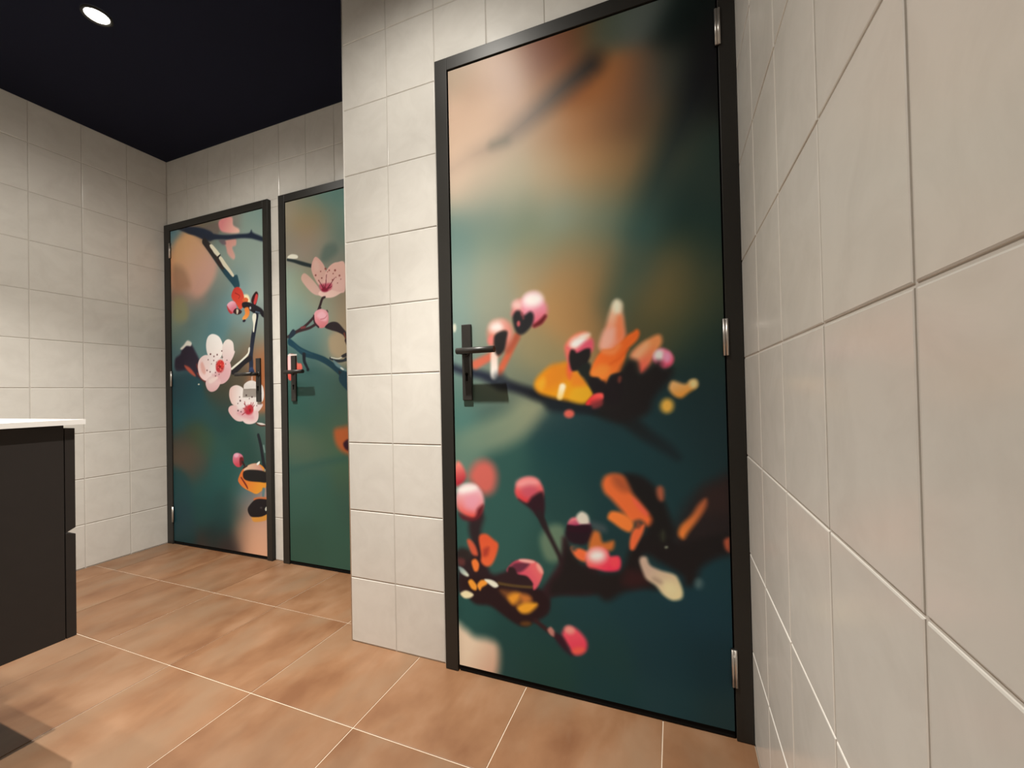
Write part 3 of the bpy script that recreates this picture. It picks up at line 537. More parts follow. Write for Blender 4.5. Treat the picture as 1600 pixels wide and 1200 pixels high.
('b',[(-0.6459,0.6047),(-0.6343,0.6353),(-0.6054,0.6505),(-0.5742,0.6475),(-0.5532,0.6224),(-0.554,0.5903),(-0.576,0.5712),(-0.6073,0.5688),(-0.6355,0.5816)],0.0079,(229,115,120),(209,55,63),[(-0.5994,0.6343),(-0.601,0.5693)]),
('b',[(-0.5678,0.6366),(-0.5737,0.6267),(-0.5905,0.6185),(-0.6123,0.615),(-0.6305,0.6177),(-0.6382,0.6256),(-0.6321,0.6357),(-0.6149,0.6439),(-0.5931,0.6473),(-0.5752,0.6444)],0.0154,(238,157,158),None,None),
('b',[(-0.6221,0.6122),(-0.5996,0.6254),(-0.5748,0.6211),(-0.5691,0.601),(-0.5943,0.5845),(-0.6162,0.5918)],0.0137,(195,84,104,220),None,None),
('b',[(-0.6324,0.5788),(-0.6073,0.5688),(-0.5879,0.5909),(-0.5566,0.6076),(-0.5481,0.5791),(-0.5522,0.5381),(-0.5707,0.5307),(-0.5951,0.5521)],0.0088,(47,26,36),None,None),
('b',[(-0.5662,0.4611),(-0.5408,0.5015),(-0.5105,0.513),(-0.4872,0.4981),(-0.4887,0.4353),(-0.5132,0.4008),(-0.5492,0.405)],0.0171,(106,132,110,225),None,None),
('s',[(-0.5674,0.5427,0.0096),(-0.547,0.498,0.0077),(-0.5239,0.4542,0.0065),(-0.4982,0.4056,0.007)],0.0075,(40,32,37),None,None),
('s',[(-0.4879,0.4695,0.0081),(-0.4895,0.401,0.0151),(-0.5392,0.3139,0.0178)],0.0133,(53,32,40),None,None),
('b',[(-0.1894,0.5224),(-0.1692,0.552),(-0.1422,0.6058),(-0.1036,0.646),(-0.0631,0.6719),(-0.0176,0.7041),(0.0054,0.6921),(0.0006,0.4991),(-0.0467,0.4837),(-0.0924,0.4716),(-0.1557,0.4434),(-0.184,0.4744)],0.0323,(42,36,39),None,None),
('b',[(-0.5347,0.3337),(-0.5019,0.3766),(-0.4841,0.4623),(-0.4691,0.4413),(-0.4169,0.3879),(-0.3616,0.388),(-0.3217,0.4042),(-0.2992,0.461),(-0.2705,0.5),(-0.2421,0.5453),(-0.3016,0.6551),(-0.2871,0.6739),(-0.2462,0.6582),(-0.2072,0.6044),(-0.1861,0.5227),(-0.1705,0.4967),(-0.1067,0.5172),(-0.0454,0.5368),(-0.0158,0.5398),(-0.0169,0.4971),(-0.0528,0.4797),(-0.0834,0.4626),(-0.1149,0.435),(-0.1316,0.392),(-0.154,0.3819),(-0.1662,0.4076),(-0.2179,0.4355),(-0.258,0.4516),(-0.2525,0.3957),(-0.2264,0.3608),(-0.2739,0.3572),(-0.3233,0.3354),(-0.3671,0.3068),(-0.4073,0.3226),(-0.476,0.312),(-0.5355,0.2991)],0.0164,(30,28,31),None,None),
('b',[(-0.3154,0.6688),(-0.2735,0.6638),(-0.2331,0.6378),(-0.2011,0.584),(-0.1829,0.523),(-0.2169,0.4776),(-0.2496,0.5163),(-0.2552,0.5654),(-0.2884,0.6199)],0.0181,(29,29,31),None,None),
('b',[(-0.3076,0.4025),(-0.266,0.401),(-0.253,0.3745),(-0.2878,0.3551),(-0.3227,0.3644)],0.0195,(58,31,35,220),None,None),
('b',[(-0.11,0.6388),(-0.0724,0.6647),(-0.0421,0.6698),(-0.0381,0.5905),(-0.0897,0.5795),(-0.1111,0.5912)],0.026,(55,41,41,220),None,None),
('b',[(-0.3737,0.6436),(-0.3622,0.6663),(-0.3367,0.6731),(-0.3119,0.6654),(-0.2951,0.6303),(-0.2682,0.5964),(-0.245,0.5663),(-0.2386,0.5492),(-0.2492,0.534),(-0.2694,0.5464),(-0.2973,0.5402),(-0.3178,0.5673),(-0.3492,0.6012),(-0.367,0.6183)],0.0117,(232,114,60),(246,117,63),[(-0.3443,0.6563),(-0.2624,0.5505)]),
('b',[(-0.344,0.6673),(-0.3155,0.6652),(-0.2951,0.6303),(-0.3164,0.6253),(-0.3374,0.6421)],0.0162,(165,84,54,210),None,None),
('b',[(-0.2887,0.6092),(-0.2683,0.5928),(-0.2483,0.5695),(-0.2553,0.5618),(-0.2788,0.5848)],0.0079,(246,102,83,210),None,None),
('b',[(-0.3596,0.5455),(-0.3501,0.5646),(-0.325,0.5649),(-0.297,0.551),(-0.2871,0.5304),(-0.298,0.5114),(-0.319,0.5165),(-0.3437,0.5323)],0.0081,(246,134,63),None,None),
('b',[(-0.2873,0.5197),(-0.2593,0.5366),(-0.2616,0.5151),(-0.2778,0.4813),(-0.2887,0.4622),(-0.2991,0.4646),(-0.2985,0.4898)],0.0068,(242,113,67),None,None),
('b',[(-0.268,0.534),(-0.2694,0.5285),(-0.2729,0.5247),(-0.2772,0.5243),(-0.2806,0.5274),(-0.2818,0.5327),(-0.2803,0.5383),(-0.2768,0.542),(-0.2725,0.5424),(-0.2691,0.5394)],0.0079,(136,77,56),None,None),
('b',[(-0.223,0.6384),(-0.2128,0.6461),(-0.2048,0.6361),(-0.2054,0.6116),(-0.2138,0.6057),(-0.2219,0.6174)],0.0099,(177,97,71),None,None),
('b',[(-0.17,0.5174),(-0.163,0.5422),(-0.1367,0.5721),(-0.117,0.6043),(-0.0996,0.6192),(-0.0985,0.599),(-0.118,0.5635),(-0.1442,0.5269),(-0.1574,0.5067)],0.0096,(246,140,65),(190,105,69),[(-0.157,0.5222),(-0.1045,0.6087)]),
('b',[(-0.058,0.5123),(-0.0458,0.5202),(-0.0466,0.487),(-0.0554,0.4926)],0.0081,(207,102,73),None,None),
('b',[(-0.198,0.4797),(-0.1988,0.4778),(-0.2008,0.4764),(-0.2033,0.4761),(-0.2052,0.4771),(-0.2059,0.4788),(-0.2051,0.4808),(-0.2031,0.4821),(-0.2007,0.4824),(-0.1987,0.4815)],0.0043,(135,145,129),None,None),
('b',[(-0.2042,0.5104),(-0.2054,0.5021),(-0.2082,0.4967),(-0.2114,0.4964),(-0.214,0.5012),(-0.2148,0.5093),(-0.2136,0.5177),(-0.2108,0.523),(-0.2075,0.5233),(-0.205,0.5185)],0.0109,(70,80,58,150),None,None),
('b',[(-0.4005,0.4974),(-0.409,0.4765),(-0.4304,0.4617),(-0.4569,0.4587),(-0.4784,0.469),(-0.4863,0.4887),(-0.4774,0.5101),(-0.4554,0.5248),(-0.4289,0.5272),(-0.408,0.5167)],0.0084,(37,24,35),None,None),
('b',[(-0.4771,0.5124),(-0.4708,0.5319),(-0.4513,0.5393),(-0.4174,0.5292),(-0.4101,0.5187),(-0.4443,0.5117)],0.0061,(229,125,140),(156,45,91),[(-0.4592,0.5329),(-0.452,0.511)]),
('b',[(-0.4513,0.5411),(-0.4356,0.5575),(-0.4169,0.5479),(-0.4138,0.5221),(-0.4403,0.5196)],0.0073,(222,218,207),None,None),
('b',[(-0.479,0.5141),(-0.4519,0.5148),(-0.4327,0.5203),(-0.4082,0.5208),(-0.4143,0.4997),(-0.4717,0.494)],0.0049,(44,21,35),None,None),
('b',[(-0.403,0.5009),(-0.3844,0.5027),(-0.3741,0.4744),(-0.3449,0.4812),(-0.3454,0.4593),(-0.3637,0.4499),(-0.4155,0.4475)],0.0096,(206,115,56),None,None),
('b',[(-0.4689,0.4489),(-0.4534,0.4507),(-0.4195,0.4396),(-0.4277,0.4126),(-0.4504,0.4172),(-0.4654,0.4342)],0.0073,(242,115,68),None,None),
('s',[(-0.4612,0.446,0.0076),(-0.4495,0.4549,0.0046)],0.0073,(38,68,70,200),None,None),
('b',[(-0.4274,0.4238),(-0.4155,0.4475),(-0.3892,0.4598),(-0.3636,0.4536),(-0.3532,0.4365),(-0.3315,0.4392),(-0.3248,0.4219),(-0.3325,0.3992),(-0.3651,0.3912),(-0.3981,0.3941),(-0.4204,0.3986)],0.0072,(246,116,111),(243,60,95),[(-0.4009,0.4344),(-0.3613,0.399)]),
('b',[(-0.3692,0.4361),(-0.3739,0.4251),(-0.3858,0.4172),(-0.4005,0.4154),(-0.4123,0.4204),(-0.4167,0.4303),(-0.4118,0.4414),(-0.3997,0.4492),(-0.385,0.4509),(-0.3734,0.4459)],0.0176,(246,246,246),None,None),
('b',[(-0.3298,0.4213),(-0.3325,0.4124),(-0.3391,0.4063),(-0.3471,0.4052),(-0.3535,0.4097),(-0.3558,0.418),(-0.3531,0.4269),(-0.3464,0.433),(-0.3384,0.434),(-0.3321,0.4295)],0.0092,(246,78,95),None,None),
('b',[(-0.4061,0.5302),(-0.3693,0.5226),(-0.3661,0.5046),(-0.3991,0.5087)],0.0131,(79,90,96,180),None,None),
('b',[(-0.2739,0.4319),(-0.2684,0.4451),(-0.2547,0.445),(-0.245,0.425),(-0.2184,0.4144),(-0.1856,0.4084),(-0.173,0.3964),(-0.1625,0.3635),(-0.1678,0.3438),(-0.1906,0.3367),(-0.2134,0.3488),(-0.2328,0.3703),(-0.2562,0.3846),(-0.2659,0.4045)],0.0078,(211,186,168),(246,232,182),[(-0.2453,0.4144),(-0.1805,0.3504)]),
('b',[(-0.177,0.3536),(-0.1865,0.3471),(-0.1985,0.3478),(-0.2086,0.3553),(-0.2129,0.3669),(-0.2095,0.3781),(-0.2,0.3845),(-0.1879,0.3837),(-0.1779,0.3761),(-0.1738,0.3646)],0.0161,(246,238,189,220),None,None),
('b',[(-0.2161,0.3798),(-0.2199,0.3777),(-0.2266,0.3785),(-0.2337,0.3818),(-0.2384,0.3864),(-0.239,0.3906),(-0.2351,0.3926),(-0.2283,0.3918),(-0.2213,0.3885),(-0.2166,0.3839)],0.0098,(165,142,128,170),None,None),
('b',[(-0.1122,0.3931),(-0.1143,0.3849),(-0.1194,0.3792),(-0.1256,0.3783),(-0.1306,0.3825),(-0.1323,0.3902),(-0.1302,0.3985),(-0.125,0.4042),(-0.1188,0.405),(-0.1139,0.4008)],0.0104,(79,108,113),None,None),
('s',[(-0.5855,0.2111,0.007),(-0.5502,0.1904,0.0062),(-0.5225,0.1755,0.0068),(-0.4952,0.1608,0.0101)],0.0076,(56,31,36),None,None),
('b',[(-0.5484,0.1907),(-0.5376,0.2011),(-0.5257,0.1882),(-0.5277,0.1745),(-0.5399,0.1772)],0.0055,(194,132,125),None,None),
('b',[(-0.5035,0.1824),(-0.4881,0.2108),(-0.4591,0.2105),(-0.4312,0.1849),(-0.429,0.1575),(-0.4494,0.1366),(-0.4724,0.1347),(-0.4837,0.1522)],0.0102,(245,95,115),(239,66,98),[(-0.4766,0.2044),(-0.4549,0.1467)]),
('b',[(-0.4654,0.2004),(-0.4706,0.1941),(-0.4792,0.1912),(-0.488,0.1926),(-0.4936,0.198),(-0.4938,0.2052),(-0.4885,0.2114),(-0.4799,0.2144),(-0.4711,0.2128),(-0.4656,0.2075)],0.0092,(246,161,153),None,None),
('b',[(-0.4356,0.1539),(-0.4383,0.1469),(-0.4474,0.1398),(-0.4594,0.1353),(-0.4697,0.1351),(-0.4743,0.1394),(-0.4715,0.1465),(-0.4624,0.1536),(-0.4504,0.1581),(-0.4402,0.1582)],0.0109,(246,102,87),None,None),
('b',[(-0.5242,0.1842),(-0.5007,0.1772),(-0.4838,0.1465),(-0.4726,0.129),(-0.4957,0.1384),(-0.5188,0.1623)],0.0113,(52,25,42),None,None),
('b',[(-0.8663,0.1451),(-0.8307,0.1422),(-0.7961,0.1239),(-0.7481,0.1239),(-0.7182,0.1145),(-0.7089,0.0832),(-0.717,0.0212),(-0.7446,-0.0153),(-0.8772,-0.0144)],0.0239,(237,221,199),(214,176,153),[(-0.811,0.0808),(-0.7234,0.0318)]),
]),
'left': ([(-3.1123,1.9646,105,155,173), (-3.0961,1.8199,246,184,138), (-3.067,1.6947,228,169,134), (-3.0008,1.8869,246,180,132), (-2.88,1.8491,213,162,127), (-2.8237,1.7041,217,169,154), (-2.9445,1.6401,220,172,156), (-2.886,1.5546,182,152,138), (-3.0828,1.5348,156,135,122), (-3.1041,1.4154,148,161,144), (-3.0096,1.4476,143,147,137), (-2.819,1.9379,118,114,99), (-2.703,1.9577,128,125,109), (-2.4306,1.9309,139,164,157), (-2.3523,1.9541,122,151,147), (-2.5912,1.958,140,138,131), (-2.4061,1.8531,145,163,156), (-2.7054,1.8427,111,141,139), (-2.6787,1.7622,151,168,159), (-2.461,1.732,146,168,161), (-2.3844,1.6482,153,172,169), (-2.7101,1.6129,137,154,148), (-2.5172,1.5905,132,162,164), (-2.3611,1.5359,144,162,158), (-2.7696,1.5037,113,138,139), (-2.657,1.4545,109,146,152), (-2.8884,1.4369,105,140,142), (-2.95,1.363,95,134,138), (-3.0438,1.29,94,134,138), (-3.0742,1.3323,117,145,137), (-2.7155,1.3449,85,128,136), (-2.4952,1.365,116,144,146), (-2.3649,1.3542,123,137,135), (-2.5511,1.2574,104,117,109), (-2.3928,1.247,115,123,113), (-2.4725,1.1784,103,88,72), (-2.3695,1.1364,155,97,60), (-2.5549,1.0708,82,75,62), (-2.5836,0.9969,70,63,49), (-2.6951,0.9619,58,58,46), (-2.3725,0.9912,155,96,62), (-2.6686,0.8855,43,59,54), (-3.1089,1.1729,88,123,132), (-3.0806,1.0105,31,67,79), (-3.02,0.9291,13,68,79), (-2.9604,0.8491,22,73,81), (-2.7837,0.8096,24,71,74), (-2.671,0.7718,17,63,63), (-3.0854,0.7694,16,78,87), (-2.9635,0.6911,54,70,46), (-2.845,0.6543,50,76,56), (-3.0565,0.6496,62,63,54), (-3.0577,0.5896,94,76,62), (-2.9663,0.5529,83,69,56), (-2.9073,0.4964,60,68,61), (-2.7304,0.6187,30,76,72), (-2.5634,0.6606,27,70,64), (-2.4316,0.6271,24,63,58), (-2.3538,0.6653,65,87,82), (-2.7335,0.466,21,78,77), (-2.8505,0.3827,14,75,76), (-3.0934,0.3678,13,68,74), (-2.5688,0.3999,25,77,73), (-3.0974,0.1673,13,61,72), (-2.8536,0.2275,13,68,69), (-2.681,0.2796,13,65,66), (-3.0374,0.0535,20,60,65), (-2.7985,0.0786,20,48,51), (-2.6303,0.0588,37,36,40), (-2.8582,0.0027,64,51,48), (-2.6863,0.0225,62,49,47), (-2.6834,0.1662,13,59,62), (-2.5719,0.2509,56,75,73), (-2.4909,0.2944,141,122,115), (-2.4669,0.1865,202,159,132), (-2.4951,0.0921,222,168,138), (-2.4175,0.0642,228,177,146), (-2.3746,0.1591,215,170,145), (-2.5476,0.1234,125,105,90), (-2.3723,0.2675,174,140,130), (-2.4894,0.368,88,116,128)], 0.06, [
('b',[(-3.1186,1.8889),(-3.0727,1.9337),(-2.9928,1.9526),(-2.9156,1.9207),(-2.8406,1.8646),(-2.7837,1.8065),(-2.7278,1.7439),(-2.7206,1.6993),(-2.7546,1.627),(-2.8384,1.5594),(-2.9231,1.5516),(-3.0079,1.6341),(-3.1042,1.7026),(-3.1251,1.7859)],0.036,(246,198,147,225),(222,175,160,225),[(-3.0291,1.8928),(-2.8362,1.6699)]),
('b',[(-3.1302,1.7577),(-3.0236,1.7269),(-2.9647,1.6179),(-3.035,1.5974),(-3.124,1.6128)],0.036,(180,138,110,200),None,None),
('b',[(-3.1252,1.5553),(-3.0187,1.5331),(-3.0036,1.4127),(-3.1279,1.4174)],0.0317,(160,161,118,190),None,None),
('b',[(-2.8387,1.9587),(-2.691,1.9672),(-2.7002,1.9088),(-2.7328,1.8976)],0.0133,(121,110,103,220),None,None),
('b',[(-2.6948,1.9787),(-2.5879,1.982),(-2.5734,1.9314),(-2.5278,1.9026),(-2.5283,1.8788),(-2.6055,1.8884),(-2.684,1.9171)],0.0092,(234,147,151),(245,198,183),[(-2.6672,1.9578),(-2.5434,1.8892)]),
('b',[(-2.6536,1.8474),(-2.5597,1.8491),(-2.5527,1.8108),(-2.5839,1.7994),(-2.5617,1.7482),(-2.5776,1.729),(-2.6236,1.7675),(-2.6385,1.8127)],0.0091,(214,154,145),(222,175,166),[(-2.63,1.8384),(-2.5773,1.745)]),
('b',[(-3.1073,2.0025),(-3.0009,1.9851),(-2.8808,1.96),(-2.7651,1.9137),(-2.6528,1.8851),(-2.5285,1.8709),(-2.4456,1.8631),(-2.4229,1.8778),(-2.4085,1.8598),(-2.3292,1.8214),(-2.3297,1.7983),(-2.424,1.8283),(-2.5138,1.8447),(-2.6219,1.8533),(-2.7333,1.8704),(-2.7825,1.8669),(-2.8402,1.8867),(-2.9156,1.9207),(-2.9929,1.9498)],0.0084,(36,46,67),(26,40,61),[(-2.9841,1.954),(-2.3509,1.8171)]),
('b',[(-2.7012,1.86),(-2.6533,1.8581),(-2.6381,1.8288),(-2.6698,1.8309)],0.0079,(104,89,101,200),None,None),
('b',[(-3.0096,1.9894),(-2.8975,1.9739),(-2.7812,1.93),(-2.7652,1.9082),(-2.8815,1.9265),(-2.9841,1.9512)],0.0112,(31,46,70),None,None),
('s',[(-2.8321,1.8744,0.0203),(-2.7672,1.8096,0.0241),(-2.7037,1.7407,0.0264),(-2.6414,1.6676,0.0234),(-2.5802,1.6012,0.0192),(-2.5502,1.5606,0.0153)],0.0051,(45,41,42),(23,67,84),[(-2.7672,1.8096),(-2.626,1.6496)]),
('b',[(-2.5881,1.5968),(-2.5797,1.6279),(-2.5487,1.6347),(-2.5355,1.6066),(-2.5272,1.5633),(-2.5579,1.5588)],0.0051,(30,76,93),None,None),
('b',[(-2.665,1.676),(-2.6255,1.6764),(-2.572,1.6269),(-2.5651,1.5835),(-2.6112,1.6102)],0.0052,(27,72,91),None,None),
('b',[(-2.7871,1.84),(-2.7664,1.8469),(-2.7343,1.8213),(-2.6909,1.7769),(-2.6991,1.7672),(-2.7234,1.7624),(-2.759,1.8085)],0.0033,(246,243,221),None,None),
('b',[(-2.7034,1.7515),(-2.6832,1.7623),(-2.6404,1.716),(-2.5869,1.6554),(-2.5734,1.6324),(-2.5874,1.6288),(-2.6257,1.6657),(-2.6801,1.7158)],0.0033,(238,234,211),None,None),
('s',[(-2.7276,1.7548,0.0046),(-2.691,1.7715,0.0046)],0.0026,(40,32,32),None,None),
('b',[(-2.816,1.8443),(-2.791,1.8516),(-2.7672,1.8096),(-2.7034,1.7515),(-2.657,1.6804),(-2.7043,1.7081),(-2.7515,1.78)],0.0047,(50,40,40),None,None),
('b',[(-2.5055,1.5081),(-2.4604,1.5087),(-2.4425,1.4755),(-2.4542,1.4453),(-2.5065,1.4608)],0.0076,(236,226,187),None,None),
('b',[(-2.5974,1.523),(-2.5734,1.5578),(-2.5349,1.5615),(-2.505,1.5345),(-2.4908,1.4908),(-2.507,1.4398),(-2.5299,1.4313),(-2.5599,1.466),(-2.5902,1.4956)],0.0039,(209,59,50),(213,73,47),[(-2.5659,1.5463),(-2.5221,1.4412)]),
('s',[(-2.5662,1.5304,0.0019),(-2.5283,1.5105,0.0019),(-2.5362,1.4954,0.0019)],0.0038,(137,19,22),None,None),
('b',[(-2.506,1.4845),(-2.4794,1.4949),(-2.4572,1.4822),(-2.465,1.4672),(-2.495,1.4702)],0.0038,(213,101,56),None,None),
('b',[(-2.6377,1.4628),(-2.6138,1.4819),(-2.5826,1.4842),(-2.5599,1.466),(-2.5569,1.4232),(-2.5841,1.4123),(-2.6149,1.4285)],0.0039,(241,183,204),(202,86,108),[(-2.5982,1.4804),(-2.5762,1.4196)]),
('b',[(-2.6377,1.4628),(-2.6186,1.4395),(-2.5918,1.4157),(-2.6075,1.4117),(-2.6305,1.4352)],0.0039,(188,51,57),None,None),
('b',[(-2.584,1.4203),(-2.5604,1.4395),(-2.5149,1.422),(-2.519,1.4066),(-2.5535,1.4017)],0.0038,(47,13,22),None,None),
('b',[(-2.5567,1.4338),(-2.5392,1.4269),(-2.5457,1.4063),(-2.5549,1.4071)],0.0025,(200,190,171),None,None),
('b',[(-2.4316,1.464),(-2.4235,1.4944),(-2.3936,1.5198),(-2.3756,1.505),(-2.3837,1.4696),(-2.4026,1.4403)],0.0037,(44,13,17),None,None),
('b',[(-2.4015,1.4921),(-2.3902,1.5065),(-2.378,1.4949),(-2.3874,1.4648),(-2.4025,1.4455),(-2.4133,1.457)],0.0031,(187,60,61),None,None),
('b',[(-2.5064,1.4661),(-2.4613,1.4669),(-2.388,1.439),(-2.3449,1.4143),(-2.3275,1.387),(-2.3386,1.3726),(-2.3671,1.3905),(-2.3964,1.3828),(-2.4181,1.4002),(-2.4621,1.4251),(-2.5032,1.4394)],0.0038,(20,18,27),None,None),
('b',[(-2.4338,1.4298),(-2.4353,1.425),(-2.439,1.4223),(-2.4436,1.4227),(-2.4473,1.4261),(-2.4486,1.4311),(-2.4471,1.4359),(-2.4433,1.4386),(-2.4387,1.4382),(-2.4351,1.4348)],0.0031,(172,176,182),None,None),
('s',[(-2.396,1.4034,0.0061),(-2.367,1.3957,0.0049)],0.0037,(68,83,101),None,None),
('b',[(-2.4882,1.4327),(-2.4582,1.4352),(-2.4477,1.4029),(-2.4631,1.3781),(-2.4934,1.3649),(-2.5083,1.3766),(-2.4851,1.4009)],0.0038,(217,120,51),(229,152,71),[(-2.4621,1.4251),(-2.5008,1.3707)]),
('b',[(-2.4819,1.3646),(-2.4813,1.3601),(-2.4854,1.3559),(-2.4926,1.3535),(-2.5003,1.354),(-2.5054,1.3571),(-2.5061,1.3617),(-2.502,1.3659),(-2.4947,1.3682),(-2.4871,1.3677)],0.0035,(24,16,36),None,None),
('s',[(-2.3937,1.3816,0.0178),(-2.4047,1.3246,0.0151),(-2.4207,1.2678,0.0166),(-2.4335,1.2047,0.0152),(-2.4429,1.1529,0.0166),(-2.4405,1.1063,0.0166),(-2.4449,1.0541,0.0152)],0.0035,(16,23,38),(23,36,60),[(-2.411,1.3367),(-2.433,1.0711)]),
('s',[(-2.3449,1.3831,0.0095),(-2.2977,1.3505,0.0067)],0.0034,(13,13,23),None,None),
('b',[(-2.418,1.3953),(-2.3967,1.3934),(-2.3939,1.3701),(-2.4063,1.3247),(-2.4136,1.2905),(-2.4233,1.297),(-2.4192,1.3374),(-2.4267,1.3728)],0.0028,(215,215,201),None,None),
('s',[(-2.4535,1.2001,0.0056),(-2.4641,1.1686,0.0063),(-2.5153,1.1331,0.0063),(-2.567,1.106,0.0057),(-2.6019,1.0867,0.0057)],0.0022,(216,216,206),None,None),
('s',[(-2.4481,1.1415,0.0153),(-2.4987,1.1206,0.0154),(-2.5502,1.0875,0.0156),(-2.5937,1.0655,0.0143)],0.0036,(16,15,24),None,None),
('s',[(-2.4586,1.1946,0.0042),(-2.4641,1.1686,0.0049),(-2.5153,1.1343,0.0056),(-2.567,1.1072,0.0057),(-2.6063,1.0868,0.0057)],0.0022,(216,217,206),None,None),
('b',[(-2.456,1.0808),(-2.4326,1.0885),(-2.4151,1.0617),(-2.4254,1.0418),(-2.4583,1.0488)],0.0042,(44,63,101),(13,20,44),[(-2.441,1.0831),(-2.4336,1.0421)]),
('s',[(-2.4355,1.0306,0.0062),(-2.4359,1.0132,0.0062)],0.0028,(181,155,147),None,None),
('b',[(-3.0732,1.1981),(-3.0426,1.2472),(-2.9741,1.2556),(-2.9271,1.2028),(-2.8904,1.1449),(-2.8915,1.0891),(-2.8644,1.0324),(-2.9113,1.0463),(-2.9967,1.0932),(-3.1152,1.0978),(-3.1238,1.1687)],0.0144,(36,27,50),None,None),
('b',[(-3.0725,1.2331),(-3.0375,1.2564),(-3.0027,1.2795),(-2.9643,1.2645),(-2.9724,1.243),(-3.0132,1.2454),(-3.0529,1.2256)],0.0079,(246,246,239),None,None),
('b',[(-3.0351,1.1263),(-2.9867,1.1117),(-2.9393,1.0722),(-2.9301,1.0531),(-2.9682,1.067),(-3.0161,1.1002)],0.0094,(192,88,70),None,None),
('s',[(-2.9108,1.0711,0.0061),(-2.8737,1.0388,0.0076),(-2.8413,1.0224,0.0076)],0.0053,(120,47,46),None,None),
('b',[(-2.8923,1.0035),(-2.8939,1.0006),(-2.8982,0.9989),(-2.9035,0.999),(-2.9077,1.001),(-2.9093,1.0039),(-2.9076,1.0068),(-2.9033,1.0085),(-2.898,1.0083),(-2.8938,1.0064)],0.0031,(204,200,186),None,None),
('b',[(-2.9071,1.1154),(-2.9059,1.1044),(-2.908,1.0974),(-2.9126,1.097),(-2.918,1.1035),(-2.9221,1.1143),(-2.9234,1.1254),(-2.9213,1.1324),(-2.9167,1.1327),(-2.9113,1.1262)],0.0061,(115,42,43),None,None),
('b',[(-2.8274,1.2527),(-2.8081,1.2914),(-2.7665,1.3039),(-2.7126,1.2849),(-2.6822,1.2436),(-2.6769,1.2011),(-2.7063,1.1544),(-2.7968,1.165),(-2.8237,1.2033)],0.003,(246,246,246),(239,231,230),[(-2.7668,1.2917),(-2.7693,1.1697)]),
('b',[(-2.6827,1.2195),(-2.6598,1.2542),(-2.6245,1.2621),(-2.5901,1.2408),(-2.5824,1.1957),(-2.5757,1.1835),(-2.6008,1.1432),(-2.6363,1.115),(-2.6797,1.147)],0.0029,(231,224,221),(217,194,197),[(-2.6334,1.2525),(-2.6359,1.1329)]),
('b',[(-2.908,1.1146),(-2.8901,1.1573),(-2.8428,1.1796),(-2.7875,1.1706),(-2.7336,1.1375),(-2.7528,1.0836),(-2.7904,1.0301),(-2.8459,1.0256),(-2.8921,1.0581)],0.0031,(245,216,218),(233,221,222),[(-2.8915,1.0891),(-2.7696,1.1514)]),
('b',[(-2.7338,1.1314),(-2.6359,1.1329),(-2.6103,1.1019),(-2.6157,1.0544),(-2.6426,1.0195),(-2.6916,0.9999),(-2.7543,1.0107),(-2.7806,1.0603)],0.003,(223,189,194),(212,171,178),[(-2.725,1.1189),(-2.6737,1.0084)]),
('b',[(-2.837,1.0069),(-2.8179,1.0371),(-2.7625,1.0536),(-2.7088,1.0336),(-2.705,1.0032),(-2.7371,0.9677),(-2.7828,0.9553),(-2.8192,0.9696)],0.003,(228,202,204),(217,174,179),[(-2.7811,1.0359),(-2.7735,0.9625)]),
('b',[(-2.8151,1.1721),(-2.7062,1.1604),(-2.6711,1.1346),(-2.69,1.0812),(-2.7624,1.0596),(-2.7982,1.0977),(-2.7883,1.134)],0.012,(235,225,227),None,None),
('b',[(-2.8813,1.1259),(-2.8623,1.1374),(-2.8354,1.0869),(-2.8452,1.0626),(-2.8728,1.0821)],0.0091,(225,168,161,190),None,None),
('b',[(-2.7439,1.0772),(-2.672,1.0925),(-2.6282,1.0788),(-2.6468,1.0316),(-2.7091,1.0215),(-2.7629,1.0353)],0.0193,(212,164,172,200),None,None),
('b',[(-2.8089,1.0245),(-2.7445,1.0469),(-2.7267,1.0341),(-2.7909,1.0056)],0.0075,(235,217,214,210),None,None),
('b',[(-2.6682,1.1044),(-2.6757,1.0828),(-2.6947,1.0699),(-2.7179,1.0708),(-2.7365,1.0852),(-2.7433,1.1076),(-2.7356,1.1294),(-2.7164,1.1421),(-2.6932,1.141),(-2.6748,1.1266)],0.0088,(194,70,73),None,None),
('b',[(-2.6697,1.1165),(-2.6754,1.1026),(-2.6898,1.0944),(-2.7075,1.0951),(-2.7216,1.1045),(-2.7268,1.119),(-2.721,1.133),(-2.7065,1.1411),(-2.6889,1.1403),(-2.6748,1.1308)],0.0073,(207,50,48),None,None),
('b',[(-2.6934,1.0904),(-2.698,1.0799),(-2.7097,1.0738),(-2.7242,1.0743),(-2.7357,1.0814),(-2.74,1.0922),(-2.7353,1.1028),(-2.7235,1.1089),(-2.709,1.1082),(-2.6976,1.1012)],0.0073,(183,44,55),None,None),
('b',[(-2.6967,1.1026),(-2.6988,1.097),(-2.7043,1.0937),(-2.7109,1.094),(-2.7162,1.0977),(-2.7181,1.1035),(-2.716,1.1091),(-2.7105,1.1124),(-2.7039,1.1121),(-2.6986,1.1083)],0.0044,(137,13,15),None,None),
('b',[(-2.7001,1.0926),(-2.7024,1.0896),(-2.7069,1.0897),(-2.7091,1.093),(-2.7068,1.096),(-2.7023,1.0958)],0.0022,(232,125,109),None,None),
('b',[(-2.7143,1.1046),(-2.7167,1.1016),(-2.7211,1.1017),(-2.7233,1.105),(-2.721,1.108),(-2.7165,1.1078)],0.0022,(167,13,28),None,None),
('b',[(-2.728,1.0886),(-2.7303,1.0856),(-2.7348,1.0857),(-2.737,1.089),(-2.7347,1.092),(-2.7302,1.0919)],0.0022,(168,13,28),None,None),
